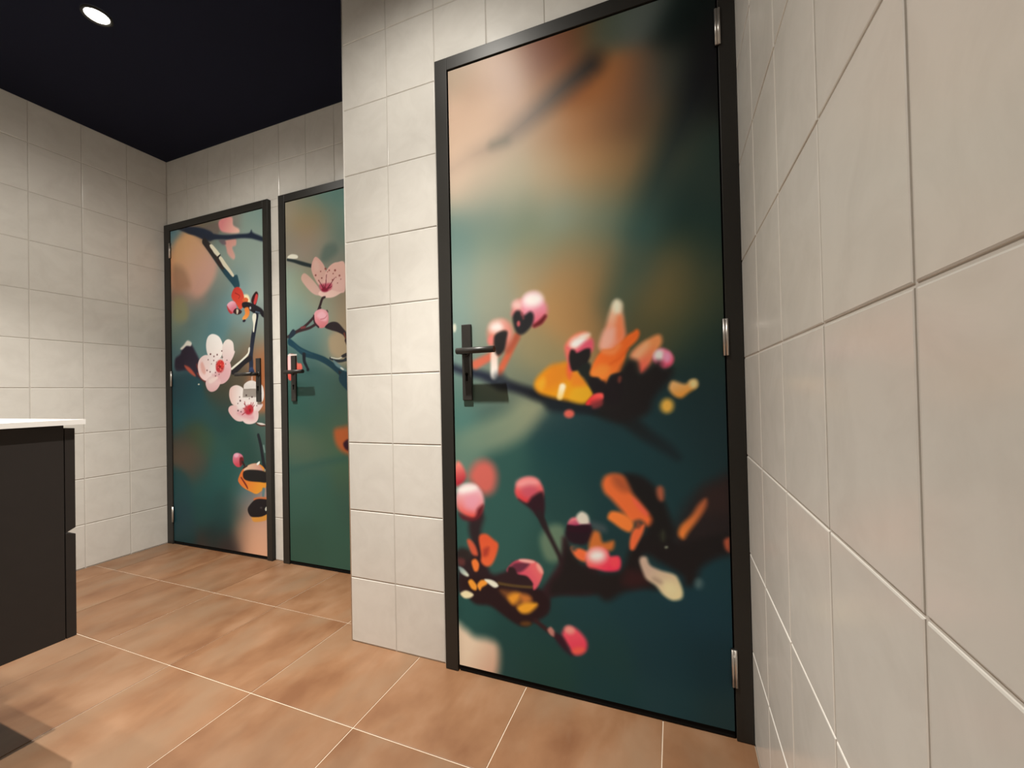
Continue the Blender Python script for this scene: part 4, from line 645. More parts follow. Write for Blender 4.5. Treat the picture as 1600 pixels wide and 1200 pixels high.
('b',[(-2.6974,1.0831),(-2.6997,1.0801),(-2.7041,1.0802),(-2.7063,1.0835),(-2.704,1.0865),(-2.6995,1.0863)],0.0022,(231,124,109),None,None),
('b',[(-2.6949,1.1343),(-2.6972,1.1313),(-2.7017,1.1315),(-2.7038,1.1348),(-2.7015,1.1378),(-2.6971,1.1376)],0.0022,(233,126,110),None,None),
('b',[(-2.6944,1.0747),(-2.6967,1.0717),(-2.7012,1.0718),(-2.7034,1.0751),(-2.7011,1.0781),(-2.6966,1.0779)],0.0022,(136,13,18),None,None),
('b',[(-2.6902,1.1323),(-2.6925,1.1292),(-2.697,1.1294),(-2.6992,1.1327),(-2.6969,1.1357),(-2.6924,1.1355)],0.0022,(166,13,28),None,None),
('b',[(-2.6922,1.0905),(-2.6945,1.0875),(-2.699,1.0876),(-2.7011,1.0909),(-2.6988,1.0939),(-2.6944,1.0937)],0.0022,(136,13,18),None,None),
('b',[(-2.6711,1.1118),(-2.6734,1.1088),(-2.6778,1.109),(-2.68,1.1122),(-2.6777,1.1152),(-2.6733,1.115)],0.0022,(230,123,108),None,None),
('b',[(-2.6798,1.0923),(-2.6821,1.0892),(-2.6865,1.0894),(-2.6887,1.0926),(-2.6864,1.0957),(-2.6819,1.0955)],0.0022,(135,13,18),None,None),
('b',[(-2.7143,1.0957),(-2.7166,1.0926),(-2.7211,1.0928),(-2.7232,1.096),(-2.7209,1.0991),(-2.7164,1.0989)],0.0022,(167,13,28),None,None),
('b',[(-2.7143,1.1042),(-2.7166,1.1011),(-2.7211,1.1013),(-2.7232,1.1046),(-2.7209,1.1076),(-2.7164,1.1074)],0.0022,(138,13,19),None,None),
('b',[(-2.6948,1.1148),(-2.6971,1.1118),(-2.7015,1.112),(-2.7037,1.1152),(-2.7014,1.1182),(-2.6969,1.118)],0.0022,(232,125,110),None,None),
('b',[(-2.7294,1.1204),(-2.7317,1.1174),(-2.7362,1.1176),(-2.7384,1.1208),(-2.7361,1.1239),(-2.7316,1.1237)],0.0022,(140,13,20),None,None),
('b',[(-2.6943,1.0864),(-2.6966,1.0833),(-2.7011,1.0835),(-2.7033,1.0867),(-2.701,1.0898),(-2.6965,1.0896)],0.0022,(231,124,109),None,None),
('b',[(-2.7148,1.1002),(-2.7171,1.0972),(-2.7216,1.0974),(-2.7238,1.1006),(-2.7215,1.1037),(-2.717,1.1035)],0.0022,(234,126,111),None,None),
('b',[(-2.7823,1.1826),(-2.7858,1.1775),(-2.7927,1.1778),(-2.796,1.1833),(-2.7924,1.1884),(-2.7856,1.1881)],0.0019,(102,50,56),None,None),
('b',[(-2.7529,1.1676),(-2.7557,1.1636),(-2.7612,1.1638),(-2.7638,1.1682),(-2.761,1.1723),(-2.7556,1.172)],0.0019,(99,48,54),None,None),
('b',[(-2.7232,1.1764),(-2.7263,1.1719),(-2.7324,1.1722),(-2.7353,1.1771),(-2.7322,1.1816),(-2.7261,1.1813)],0.0018,(98,47,54),None,None),
('b',[(-2.6823,1.1966),(-2.685,1.1925),(-2.6904,1.1928),(-2.693,1.1972),(-2.6902,1.2012),(-2.6849,1.2009)],0.0018,(96,47,53),None,None),
('b',[(-2.7559,1.1434),(-2.7584,1.1399),(-2.7632,1.1401),(-2.7655,1.1439),(-2.763,1.1475),(-2.7582,1.1472)],0.0019,(99,48,54),None,None),
('b',[(-2.8061,1.1501),(-2.8086,1.1465),(-2.8134,1.1467),(-2.8158,1.1506),(-2.8133,1.1542),(-2.8084,1.1539)],0.0019,(102,50,56),None,None),
('b',[(-2.8169,1.0861),(-2.8197,1.082),(-2.8253,1.0822),(-2.8279,1.0866),(-2.8251,1.0907),(-2.8195,1.0905)],0.0019,(101,48,55),None,None),
('b',[(-2.7895,1.0759),(-2.7923,1.0718),(-2.7978,1.072),(-2.8005,1.0763),(-2.7976,1.0804),(-2.7921,1.0802)],0.0019,(99,47,54),None,None),
('b',[(-2.7411,1.0698),(-2.7436,1.0662),(-2.7483,1.0664),(-2.7506,1.0702),(-2.7482,1.0738),(-2.7434,1.0736)],0.0019,(96,45,52),None,None),
('b',[(-2.7415,1.0492),(-2.744,1.0456),(-2.7487,1.0457),(-2.751,1.0495),(-2.7486,1.0531),(-2.7438,1.0529)],0.0019,(95,45,51),None,None),
('b',[(-2.6773,1.1589),(-2.6793,1.1559),(-2.6833,1.1561),(-2.6853,1.1593),(-2.6832,1.1624),(-2.6792,1.1622)],0.0018,(95,45,51),None,None),
('b',[(-2.6406,1.1391),(-2.6426,1.1361),(-2.6466,1.1363),(-2.6485,1.1395),(-2.6465,1.1425),(-2.6425,1.1423)],0.0018,(93,44,50),None,None),
('b',[(-2.7114,1.0578),(-2.7135,1.0548),(-2.7176,1.0549),(-2.7195,1.0581),(-2.7174,1.0612),(-2.7134,1.061)],0.0018,(94,44,51),None,None),
('b',[(-2.7777,1.1237),(-2.7795,1.1211),(-2.7829,1.1213),(-2.7846,1.124),(-2.7828,1.1266),(-2.7794,1.1264)],0.0019,(99,48,54),None,None),
('b',[(-2.734,1.1327),(-2.7357,1.1301),(-2.7391,1.1303),(-2.7407,1.133),(-2.739,1.1355),(-2.7356,1.1354)],0.0018,(97,47,53),None,None),
('b',[(-2.6516,1.1181),(-2.6536,1.115),(-2.6576,1.1152),(-2.6595,1.1184),(-2.6575,1.1214),(-2.6535,1.1213)],0.0018,(93,44,50),None,None),
('b',[(-2.6294,0.9355),(-2.6173,0.974),(-2.5694,0.99),(-2.5227,0.9776),(-2.5021,0.9566),(-2.4781,0.8977),(-2.538,0.8573),(-2.5976,0.8755),(-2.6188,0.8995)],0.0029,(212,183,180),(217,212,211),[(-2.6181,0.9353),(-2.5279,0.9336)]),
('b',[(-2.5058,0.9772),(-2.4843,1.003),(-2.4425,1.0134),(-2.4016,1.0035),(-2.3495,0.9762),(-2.347,0.9018),(-2.4043,0.8737),(-2.4865,0.8978)],0.0028,(210,206,204),None,None),
('b',[(-2.6375,0.84),(-2.6239,0.8668),(-2.5718,0.8723),(-2.5042,0.8512),(-2.4799,0.8102),(-2.5141,0.7809),(-2.5651,0.7807),(-2.6078,0.8043)],0.0029,(213,175,176),(209,189,190),[(-2.6245,0.834),(-2.5045,0.8395)]),
('b',[(-2.4371,0.874),(-2.3555,0.879),(-2.3682,0.8504),(-2.4052,0.8276),(-2.4378,0.8392)],0.0028,(206,191,192),None,None),
('b',[(-2.5388,0.8161),(-2.471,0.8394),(-2.3968,0.8391),(-2.3878,0.8045),(-2.4063,0.7757),(-2.456,0.7626),(-2.5059,0.7722)],0.0028,(207,176,180),(216,196,196),[(-2.4712,0.8277),(-2.4724,0.7695)]),
('b',[(-2.5627,0.8988),(-2.4697,0.9034),(-2.404,0.8852),(-2.4214,0.8392),(-2.5383,0.8396)],0.0127,(215,205,206),None,None),
('b',[(-2.5642,0.8279),(-2.5042,0.8512),(-2.4301,0.816),(-2.4389,0.7871),(-2.5389,0.8102)],0.0141,(200,145,157,190),None,None),
('b',[(-2.4279,0.8438),(-2.4354,0.8275),(-2.4546,0.8174),(-2.4783,0.8174),(-2.4973,0.8276),(-2.5044,0.8442),(-2.4967,0.8606),(-2.4772,0.8707),(-2.4535,0.8705),(-2.4347,0.8602)],0.0097,(180,65,75),None,None),
('b',[(-2.4294,0.8508),(-2.434,0.8372),(-2.4458,0.8288),(-2.4601,0.8288),(-2.4716,0.8373),(-2.4758,0.851),(-2.471,0.8647),(-2.4592,0.8731),(-2.4449,0.8729),(-2.4335,0.8644)],0.0055,(175,33,45),None,None),
('b',[(-2.4495,0.8335),(-2.4538,0.8253),(-2.4647,0.8202),(-2.4781,0.8203),(-2.4889,0.8254),(-2.4928,0.8336),(-2.4885,0.8418),(-2.4775,0.8469),(-2.4642,0.8468),(-2.4535,0.8417)],0.0055,(170,27,52),None,None),
('b',[(-2.4477,0.8422),(-2.4494,0.8367),(-2.4536,0.8334),(-2.4587,0.8334),(-2.4628,0.8368),(-2.4643,0.8422),(-2.4626,0.8477),(-2.4583,0.8511),(-2.4532,0.851),(-2.4492,0.8476)],0.0035,(134,13,20),None,None),
('s',[(-2.5036,0.8805,0.0028),(-2.479,0.8569,0.0028)],0.0017,(152,58,68),None,None),
('s',[(-2.4451,0.8857,0.0028),(-2.4489,0.8625,0.0028)],0.0017,(149,57,67),None,None),
('s',[(-2.4992,0.8921,0.0028),(-2.4954,0.8745,0.0028)],0.0018,(152,58,68),None,None),
('s',[(-2.5126,0.8542,0.0028),(-2.4792,0.8452,0.0028)],0.0017,(153,58,68),None,None),
('s',[(-2.4207,0.871,0.0028),(-2.4376,0.8508,0.0028)],0.0017,(149,57,67),None,None),
('s',[(-2.5218,0.8161,0.0028),(-2.4878,0.8336,0.0028)],0.0017,(154,58,69),None,None),
('s',[(-2.4286,0.8855,0.0028),(-2.439,0.8624,0.0028)],0.0017,(149,57,66),None,None),
('b',[(-2.5286,0.8984),(-2.5321,0.8933),(-2.5389,0.8934),(-2.5422,0.8985),(-2.5387,0.9036),(-2.5319,0.9035)],0.0018,(80,49,57),None,None),
('b',[(-2.5353,0.9196),(-2.5378,0.9161),(-2.5425,0.9162),(-2.5448,0.9198),(-2.5424,0.9233),(-2.5376,0.9232)],0.0018,(80,49,57),None,None),
('b',[(-2.5521,0.8822),(-2.5542,0.8791),(-2.5583,0.8791),(-2.5603,0.8822),(-2.5582,0.8853),(-2.5541,0.8852)],0.0018,(80,49,57),None,None),
('b',[(-2.5492,0.8409),(-2.5524,0.8363),(-2.5585,0.8363),(-2.5615,0.8409),(-2.5583,0.8455),(-2.5522,0.8455)],0.0018,(81,49,58),None,None),
('b',[(-2.4913,0.8745),(-2.4934,0.8715),(-2.4974,0.8715),(-2.4994,0.8746),(-2.4973,0.8776),(-2.4933,0.8776)],0.0017,(79,48,56),None,None),
('b',[(-2.4781,0.9292),(-2.4812,0.9247),(-2.4873,0.9248),(-2.4902,0.9294),(-2.4871,0.9339),(-2.4811,0.9338)],0.0017,(78,48,56),None,None),
('b',[(-2.4319,0.918),(-2.435,0.9135),(-2.4409,0.9136),(-2.4438,0.9182),(-2.4407,0.9226),(-2.4348,0.9226)],0.0017,(77,47,55),None,None),
('b',[(-2.5252,0.8337),(-2.5277,0.8302),(-2.5324,0.8302),(-2.5347,0.8337),(-2.5323,0.8373),(-2.5275,0.8373)],0.0018,(80,49,57),None,None),
('b',[(-2.4556,0.9091),(-2.4576,0.9061),(-2.4616,0.9061),(-2.4635,0.9092),(-2.4615,0.9122),(-2.4575,0.9121)],0.0017,(78,48,55),None,None),
('b',[(-2.3964,0.8679),(-2.3984,0.8649),(-2.4023,0.8649),(-2.4042,0.8679),(-2.4022,0.8709),(-2.3983,0.8709)],0.0017,(77,47,54),None,None),
('b',[(-2.4064,0.7699),(-2.3659,0.7702),(-2.3339,0.7618),(-2.3357,0.7544),(-2.3742,0.7586)],0.002,(206,200,197),None,None),
('s',[(-2.4065,0.767,0.0041),(-2.3742,0.7552,0.0041),(-2.3356,0.7555,0.0034)],0.0027,(77,38,29),None,None),
('s',[(-2.3914,0.7008,0.0101),(-2.3753,0.6528,0.0115),(-2.3621,0.5929,0.0114),(-2.3523,0.5391,0.0128),(-2.3404,0.5037,0.0142)],0.0028,(13,21,31),None,None),
('s',[(-2.3501,0.6414,0.0057),(-2.3424,0.6056,0.0043)],0.0043,(108,133,130),None,None),
('b',[(-2.6064,0.5535),(-2.5966,0.585),(-2.5603,0.5937),(-2.5248,0.5813),(-2.5165,0.5508),(-2.5349,0.5192),(-2.5665,0.5116),(-2.5978,0.5289)],0.0038,(204,129,155),(195,61,77),[(-2.574,0.5858),(-2.5573,0.5182)]),
('b',[(-2.5568,0.587),(-2.5554,0.5801),(-2.5612,0.5729),(-2.5719,0.5683),(-2.5835,0.568),(-2.5915,0.5721),(-2.5928,0.5791),(-2.587,0.5862),(-2.5763,0.5908),(-2.5647,0.5911)],0.0075,(220,167,189),None,None),
('b',[(-2.5474,0.565),(-2.5206,0.5691),(-2.5157,0.5446),(-2.5439,0.5188)],0.006,(98,13,20),None,None),
('s',[(-2.5255,0.5442,0.0067),(-2.5082,0.5234,0.0066)],0.003,(35,13,13),None,None),
('b',[(-2.5588,0.45),(-2.522,0.5012),(-2.4597,0.5316),(-2.3905,0.5375),(-2.3404,0.5037),(-2.3337,0.4202),(-2.3595,0.3946),(-2.4112,0.3659),(-2.4629,0.3758),(-2.5241,0.3964),(-2.5593,0.4252)],0.0037,(217,112,46),(222,149,46),[(-2.523,0.4519),(-2.4111,0.3732)]),
('b',[(-2.5131,0.5017),(-2.4597,0.5316),(-2.3991,0.5372),(-2.3573,0.5029),(-2.3745,0.49),(-2.4431,0.4927),(-2.4958,0.4841)],0.0037,(217,189,162),(193,143,131),[(-2.4954,0.5025),(-2.3741,0.5081)]),
('b',[(-2.4076,0.5399),(-2.3834,0.5529),(-2.3862,0.5377),(-2.4035,0.5297)],0.0022,(223,230,226),None,None),
('b',[(-2.5133,0.4893),(-2.4429,0.5019),(-2.3322,0.4921),(-2.3292,0.4384),(-2.3927,0.4348),(-2.4792,0.4359),(-2.5185,0.4522)],0.0052,(14,13,16),None,None),
('s',[(-2.5364,0.4512,0.0045),(-2.4973,0.4104,0.0059),(-2.4845,0.3928,0.0037)],0.0037,(112,28,18),None,None),
('s',[(-2.5174,0.5076,0.0044),(-2.4862,0.5213,0.0037)],0.0029,(45,22,23),None,None),
('s',[(-2.3553,0.3949,0.01),(-2.3603,0.3585,0.0086)],0.005,(91,121,128),None,None),
('b',[(-2.3362,0.5039),(-2.3379,0.4996),(-2.3421,0.4967),(-2.3473,0.4965),(-2.3515,0.4989),(-2.353,0.5031),(-2.3513,0.5074),(-2.347,0.5102),(-2.3418,0.5104),(-2.3377,0.508)],0.0036,(140,139,120),None,None),
('b',[(-2.4377,0.3349),(-2.4117,0.3459),(-2.3352,0.3513),(-2.3356,0.3303),(-2.4207,0.324)],0.0058,(199,111,63),None,None),
('b',[(-2.4528,0.2365),(-2.3968,0.2353),(-2.3328,0.2648),(-2.3336,0.2289),(-2.3718,0.2135),(-2.4404,0.206)],0.0044,(212,149,65),None,None),
('b',[(-2.487,0.2702),(-2.4645,0.3025),(-2.4205,0.3331),(-2.3607,0.3405),(-2.3189,0.3316),(-2.3201,0.2718),(-2.3627,0.2443),(-2.4226,0.233),(-2.4659,0.2354)],0.0037,(17,13,21),None,None),
('b',[(-2.3685,0.2906),(-2.3702,0.287),(-2.3745,0.2845),(-2.3797,0.284),(-2.3839,0.2859),(-2.3855,0.2893),(-2.3838,0.293),(-2.3795,0.2955),(-2.3742,0.2959),(-2.37,0.2941)],0.0036,(62,58,61),None,None),
('b',[(-2.3466,0.2876),(-2.3346,0.2993),(-2.3325,0.2798),(-2.3427,0.2748)],0.0021,(197,201,192),None,None),
]),
'middle': ([(-2.1063,1.9288,154,147,130), (-1.9899,1.9254,115,138,129), (-1.8548,1.9685,85,130,123), (-1.7474,1.9646,35,106,94), (-2.0373,1.8644,164,135,93), (-1.9458,1.866,152,130,92), (-1.8573,1.8508,124,130,111), (-1.771,1.8526,95,128,116), (-2.1093,1.7887,139,137,125), (-1.9933,1.7707,152,136,120), (-1.8814,1.7534,148,140,123), (-1.7735,1.7366,90,122,114), (-2.1112,1.7012,148,140,129), (-1.9951,1.6848,154,141,129), (-1.8832,1.669,125,136,125), (-1.7757,1.6372,132,132,121), (-2.1138,1.5787,144,167,157), (-2.0443,1.5356,140,143,117), (-2.116,1.4738,134,157,147), (-2.0473,1.3972,118,146,138), (-1.9554,1.4228,147,146,126), (-1.7815,1.3723,145,132,113), (-2.119,1.3339,108,143,137), (-2.0036,1.29,98,132,130), (-1.8683,1.3468,135,150,135), (-1.7618,1.3043,162,142,116), (-1.9148,1.2323,103,134,129), (-1.7858,1.1737,160,146,123), (-1.8723,1.1622,131,139,123), (-2.0054,1.2042,81,112,112), (-1.9616,1.1332,60,96,97), (-2.1006,1.0882,63,95,94), (-1.9638,1.0311,50,85,84), (-2.0569,0.948,44,84,79), (-1.8763,0.9776,56,89,84), (-1.7697,0.9418,59,84,76), (-1.9225,0.8775,52,86,79), (-2.0599,0.8099,41,82,75), (-1.7937,0.81,54,87,77), (-1.9246,0.7762,48,83,73), (-2.0628,0.6719,74,94,78), (-2.0183,0.6044,74,93,77), (-1.8821,0.7094,66,91,71), (-1.7737,0.7606,74,91,71), (-1.9287,0.5905,70,93,76), (-1.7988,0.5788,62,94,74), (-2.0665,0.4994,54,90,81), (-1.9305,0.5062,49,88,81), (-1.7794,0.4973,61,87,71), (-2.0702,0.327,52,89,79), (-1.8901,0.341,52,89,77), (-1.7616,0.3509,52,84,74), (-2.0279,0.1595,49,84,73), (-1.8502,0.1782,51,88,76), (-2.0301,0.0569,50,85,73), (-1.8103,0.0508,52,88,76)], 0.06, [
('b',[(-1.876,1.7041),(-1.81,1.7088),(-1.7924,1.6629),(-1.8683,1.6225),(-1.9061,1.6423)],0.0251,(86,107,101,200),None,None),
('b',[(-1.8582,1.2135),(-1.8202,1.2399),(-1.7465,1.2418),(-1.7403,1.1132),(-1.8043,1.1164),(-1.8502,1.1477)],0.0198,(166,149,122,230),None,None),
('b',[(-2.1428,1.686),(-2.1137,1.6949),(-2.0731,1.6839),(-2.0735,1.6666),(-2.1348,1.6719)],0.0044,(238,238,225),None,None),
('s',[(-2.1432,1.6685,0.0071),(-2.0941,1.6543,0.0088),(-2.0339,1.6327,0.0104),(-1.9728,1.6127,0.0094)],0.0051,(31,45,50),None,None),
('b',[(-2.0457,1.5485),(-2.025,1.5798),(-1.9761,1.5478),(-1.9285,1.4978),(-1.9006,1.4507),(-1.9488,1.4558),(-1.9971,1.4906)],0.0034,(203,168,156),(209,173,166),[(-2.0254,1.5611),(-1.9198,1.4527)]),
('b',[(-1.9731,1.5994),(-1.9544,1.6489),(-1.93,1.6529),(-1.8876,1.6104),(-1.8695,1.5642),(-1.8613,1.5049),(-1.9092,1.4957),(-1.947,1.5369)],0.0034,(219,172,163),(215,176,167),[(-1.9448,1.6402),(-1.9089,1.5103)]),
('b',[(-1.8645,1.5782),(-1.831,1.603),(-1.7935,1.6089),(-1.7433,1.5951),(-1.7435,1.4628),(-1.7787,1.4451),(-1.8532,1.4457),(-1.9001,1.4727),(-1.8893,1.5301)],0.0033,(228,185,175),(224,183,178),[(-1.7938,1.5981),(-1.8341,1.4582)]),
('b',[(-1.9195,1.4674),(-1.8714,1.4768),(-1.7785,1.4523),(-1.7509,1.4565),(-1.816,1.431),(-1.8724,1.4317),(-1.9199,1.4491)],0.0034,(234,200,192),None,None),
('b',[(-1.7526,1.4826),(-1.7687,1.4665),(-1.7918,1.4617),(-1.8132,1.4701),(-1.8245,1.4887),(-1.8214,1.5102),(-1.805,1.5264),(-1.7817,1.531),(-1.7606,1.5224),(-1.7495,1.5039)],0.0161,(230,191,185,180),None,None),
('b',[(-1.9167,1.6095),(-1.9168,1.5919),(-1.9241,1.581),(-1.9359,1.5809),(-1.9476,1.5917),(-1.9549,1.6093),(-1.9549,1.6269),(-1.9475,1.6378),(-1.9356,1.6378),(-1.9239,1.627)],0.0118,(223,189,179,180),None,None),
('b',[(-1.9187,1.5041),(-1.8803,1.5071),(-1.8332,1.5017),(-1.8385,1.4732),(-1.8812,1.4633),(-1.9096,1.4774)],0.0084,(192,84,109),None,None),
('s',[(-1.8811,1.4706,0.0033),(-1.8726,1.5117,0.0025),(-1.8679,1.5531,0.0018)],0.0013,(111,29,48),None,None),
('s',[(-1.8829,1.4744,0.0033),(-1.894,1.4921,0.0025),(-1.9089,1.5103,0.0018)],0.0013,(109,28,47),None,None),
('s',[(-1.8858,1.4711,0.0033),(-1.9024,1.5004,0.0025),(-1.9229,1.5304,0.0019)],0.0013,(109,28,47),None,None),
('s',[(-1.8763,1.4701,0.0033),(-1.8576,1.4826,0.0025),(-1.8427,1.4955,0.0018)],0.0013,(111,29,48),None,None),
('s',[(-1.8715,1.4732,0.0033),(-1.8407,1.5007,0.0025),(-1.8139,1.5284,0.0018)],0.0013,(113,29,49),None,None),
('s',[(-1.881,1.4742,0.0033),(-1.8836,1.4873,0.0025),(-1.8899,1.5008,0.0018)],0.0013,(110,28,47),None,None),
('s',[(-1.8667,1.4763,0.0033),(-1.8482,1.4816,0.0025),(-1.8335,1.4872,0.0018)],0.0013,(112,29,48),None,None),
('b',[(-1.8583,1.4718),(-1.8627,1.4662),(-1.8742,1.4638),(-1.8883,1.4653),(-1.8996,1.4702),(-1.9039,1.4767),(-1.8994,1.4823),(-1.8878,1.4847),(-1.8737,1.4832),(-1.8625,1.4782)],0.0066,(129,13,47),None,None),
('b',[(-1.867,1.5836),(-1.8705,1.579),(-1.8774,1.5799),(-1.8807,1.5854),(-1.8771,1.59),(-1.8703,1.5891)],0.0018,(142,70,66),None,None),
('b',[(-1.8434,1.5726),(-1.8461,1.5692),(-1.8511,1.5698),(-1.8536,1.5739),(-1.851,1.5774),(-1.8459,1.5767)],0.0018,(143,70,66),None,None),
('b',[(-1.8026,1.5675),(-1.8061,1.5629),(-1.8127,1.5637),(-1.816,1.5692),(-1.8125,1.5737),(-1.8058,1.5729)],0.0018,(143,70,66),None,None),
('b',[(-1.8185,1.5521),(-1.8207,1.5492),(-1.8248,1.5498),(-1.8269,1.5531),(-1.8247,1.556),(-1.8205,1.5555)],0.0018,(143,70,66),None,None),
('b',[(-1.9032,1.5743),(-1.9054,1.5714),(-1.9097,1.5719),(-1.9118,1.5754),(-1.9096,1.5783),(-1.9053,1.5777)],0.0018,(139,68,64),None,None),
('b',[(-1.9366,1.5578),(-1.9397,1.5537),(-1.9458,1.5544),(-1.9488,1.5593),(-1.9456,1.5634),(-1.9395,1.5626)],0.0019,(134,65,62),None,None),
('b',[(-1.8955,1.5381),(-1.8981,1.5346),(-1.9033,1.5352),(-1.9058,1.5394),(-1.9031,1.5429),(-1.8979,1.5422)],0.0018,(137,67,64),None,None),
('b',[(-1.7745,1.5366),(-1.7775,1.5326),(-1.7833,1.5333),(-1.7861,1.538),(-1.7831,1.542),(-1.7773,1.5413)],0.0018,(141,69,65),None,None),
('b',[(-1.8221,1.5192),(-1.8247,1.5158),(-1.8297,1.5164),(-1.8322,1.5204),(-1.8296,1.5239),(-1.8245,1.5233)],0.0018,(141,69,66),None,None),
('b',[(-1.9177,1.5275),(-1.9199,1.5246),(-1.9242,1.5251),(-1.9263,1.5285),(-1.9241,1.5315),(-1.9198,1.531)],0.0018,(135,66,62),None,None),
('b',[(-1.7907,1.4997),(-1.7925,1.4974),(-1.7958,1.4978),(-1.7974,1.5005),(-1.7957,1.5028),(-1.7924,1.5024)],0.0018,(140,69,65),None,None),
('b',[(-1.8012,1.5305),(-1.8029,1.5282),(-1.8062,1.5286),(-1.8079,1.5313),(-1.8061,1.5336),(-1.8028,1.5332)],0.0018,(142,69,66),None,None),
('b',[(-1.8566,1.5663),(-1.8584,1.564),(-1.8618,1.5644),(-1.8634,1.5671),(-1.8616,1.5694),(-1.8582,1.569)],0.0018,(142,70,66),None,None),
('b',[(-1.7683,1.5172),(-1.77,1.5149),(-1.7733,1.5153),(-1.7749,1.518),(-1.7732,1.5203),(-1.7699,1.5199)],0.0018,(139,68,65),None,None),
('s',[(-1.8818,1.4356,0.0058),(-1.8992,1.4286,0.0075),(-1.9162,1.3936,0.0076),(-1.9363,1.3586,0.0076),(-1.971,1.3284,0.0076),(-2.0211,1.2953,0.0077),(-2.0717,1.2729,0.0087),(-2.1128,1.2569,0.0088),(-2.1481,1.2442,0.0089)],0.0035,(44,26,32),None,None),
('s',[(-1.9502,1.2971,0.0076),(-1.9917,1.2818,0.0077),(-2.0415,1.2744,0.0078),(-2.0922,1.2668,0.0079)],0.0035,(47,28,33),None,None),
('s',[(-2.0513,1.2863,0.0061),(-2.0262,1.2882,0.0069)],0.0043,(112,52,57),None,None),
('s',[(-1.9262,1.3798,0.005),(-1.9117,1.3814,0.005)],0.0025,(46,27,36),None,None),
('s',[(-1.8691,1.3636,0.0041),(-1.8627,1.3557,0.0033)],0.0025,(65,41,47),None,None),
('b',[(-2.1416,1.2552),(-2.1122,1.2834),(-2.0922,1.2668),(-2.1027,1.2487),(-2.139,1.2322)],0.0035,(23,41,56),None,None),
('b',[(-1.9613,1.3276),(-1.9508,1.3636),(-1.9118,1.3755),(-1.8692,1.3599),(-1.8577,1.3225),(-1.8708,1.2872),(-1.9092,1.2741),(-1.9474,1.2932)],0.0034,(223,160,171),(201,115,123),[(-1.9121,1.3638),(-1.9043,1.2788)]),
('b',[(-1.9366,1.3439),(-1.9025,1.3629),(-1.8697,1.3381),(-1.8751,1.3094),(-1.913,1.3199)],0.0101,(230,179,193,220),None,None),
('s',[(-1.913,1.3213,0.0025),(-1.8842,1.3248,0.0025),(-1.8697,1.3381,0.0017)],0.0033,(193,113,126),None,None),
('s',[(-1.9609,1.346,0.0042),(-1.9558,1.3086,0.0051),(-1.9283,1.2807,0.005)],0.0025,(47,22,33),None,None),
('b',[(-1.8852,1.2774),(-1.8469,1.2998),(-1.8004,1.2961),(-1.7642,1.2645),(-1.7394,1.2341),(-1.7404,1.1915),(-1.7605,1.2249),(-1.8015,1.2458),(-1.8478,1.26)],0.0033,(40,31,37),None,None),
('s',[(-1.7558,1.2353,0.0048),(-1.7438,1.1988,0.004)],0.0032,(114,59,41),None,None),
('b',[(-2.1483,1.2328),(-2.1237,1.2274),(-2.0635,1.1859),(-1.9944,1.1558),(-1.8886,1.1207),(-1.8052,1.0733),(-1.742,1.035),(-1.7417,0.9639),(-1.788,1.0152),(-1.8614,1.0685),(-1.9369,1.1048),(-2.0346,1.1318),(-2.1043,1.177),(-2.149,1.2024)],0.0035,(13,57,74),(13,52,67),[(-2.1138,1.2078),(-1.7697,1.0146)]),
('b',[(-1.7966,1.0442),(-1.7424,1.0137),(-1.7419,0.9568),(-1.7792,1.0006)],0.0049,(29,28,36),None,None),
('s',[(-2.0343,1.143,0.0121),(-2.0331,1.1056,0.0103),(-2.0207,1.0827,0.0086),(-2.0063,1.0598,0.0068)],0.0034,(13,21,32),None,None),
('b',[(-1.9985,1.058),(-2.0005,1.0528),(-2.0055,1.0498),(-2.0116,1.05),(-2.0165,1.0535),(-2.0182,1.0588),(-2.0162,1.0639),(-2.0112,1.067),(-2.0051,1.0667),(-2.0002,1.0633)],0.0034,(18,25,32),None,None),
('s',[(-1.851,1.1115,0.0066),(-1.7955,1.0944,0.0073),(-1.7406,1.099,0.0064)],0.0032,(31,40,49),None,None),
('s',[(-1.8462,1.1157,0.0025),(-1.7952,1.1073,0.0024),(-1.7399,1.1274,0.0024)],0.002,(216,219,207),None,None),
('b',[(-1.7765,1.1222),(-1.7398,1.1345),(-1.7402,1.1167),(-1.7676,1.111)],0.0032,(38,35,38),None,None),
('b',[(-1.8324,1.1034),(-1.7958,1.0801),(-1.7418,1.0421),(-1.76,1.0428),(-1.8145,1.0701)],0.0041,(94,124,131),None,None),
('b',[(-2.1138,1.2078),(-2.0638,1.1746),(-1.9751,1.1399),(-2.054,1.1591)],0.0052,(28,72,88,200),None,None),
('b',[(-1.7616,1.047),(-1.7657,1.0464),(-1.7728,1.0487),(-1.7801,1.053),(-1.7849,1.0578),(-1.7853,1.0611),(-1.7811,1.0617),(-1.774,1.0594),(-1.7667,1.0551),(-1.762,1.0503)],0.0024,(205,210,204),None,None),
('b',[(-2.1545,1.138),(-2.0948,1.1425),(-2.0856,1.1006),(-2.0555,1.0917),(-2.0511,1.0616),(-2.0868,1.0404),(-2.1284,1.0041),(-2.1568,1.0278)],0.0044,(222,122,106),(206,79,70),[(-2.136,1.1333),(-2.1283,1.0116)]),
('b',[(-2.1524,1.1402),(-2.1255,1.1403),(-2.1275,1.0495),(-2.1522,1.0504)],0.0044,(227,193,196),None,None),
('s',[(-2.1502,1.1431,0.0035),(-2.0897,1.143,0.0035)],0.0026,(222,222,217),None,None),
('b',[(-1.8328,0.7346),(-1.7774,0.7524),(-1.7342,0.7443),(-1.7263,0.618),(-1.7801,0.6247),(-1.8232,0.6662)],0.0234,(166,86,45),None,None),
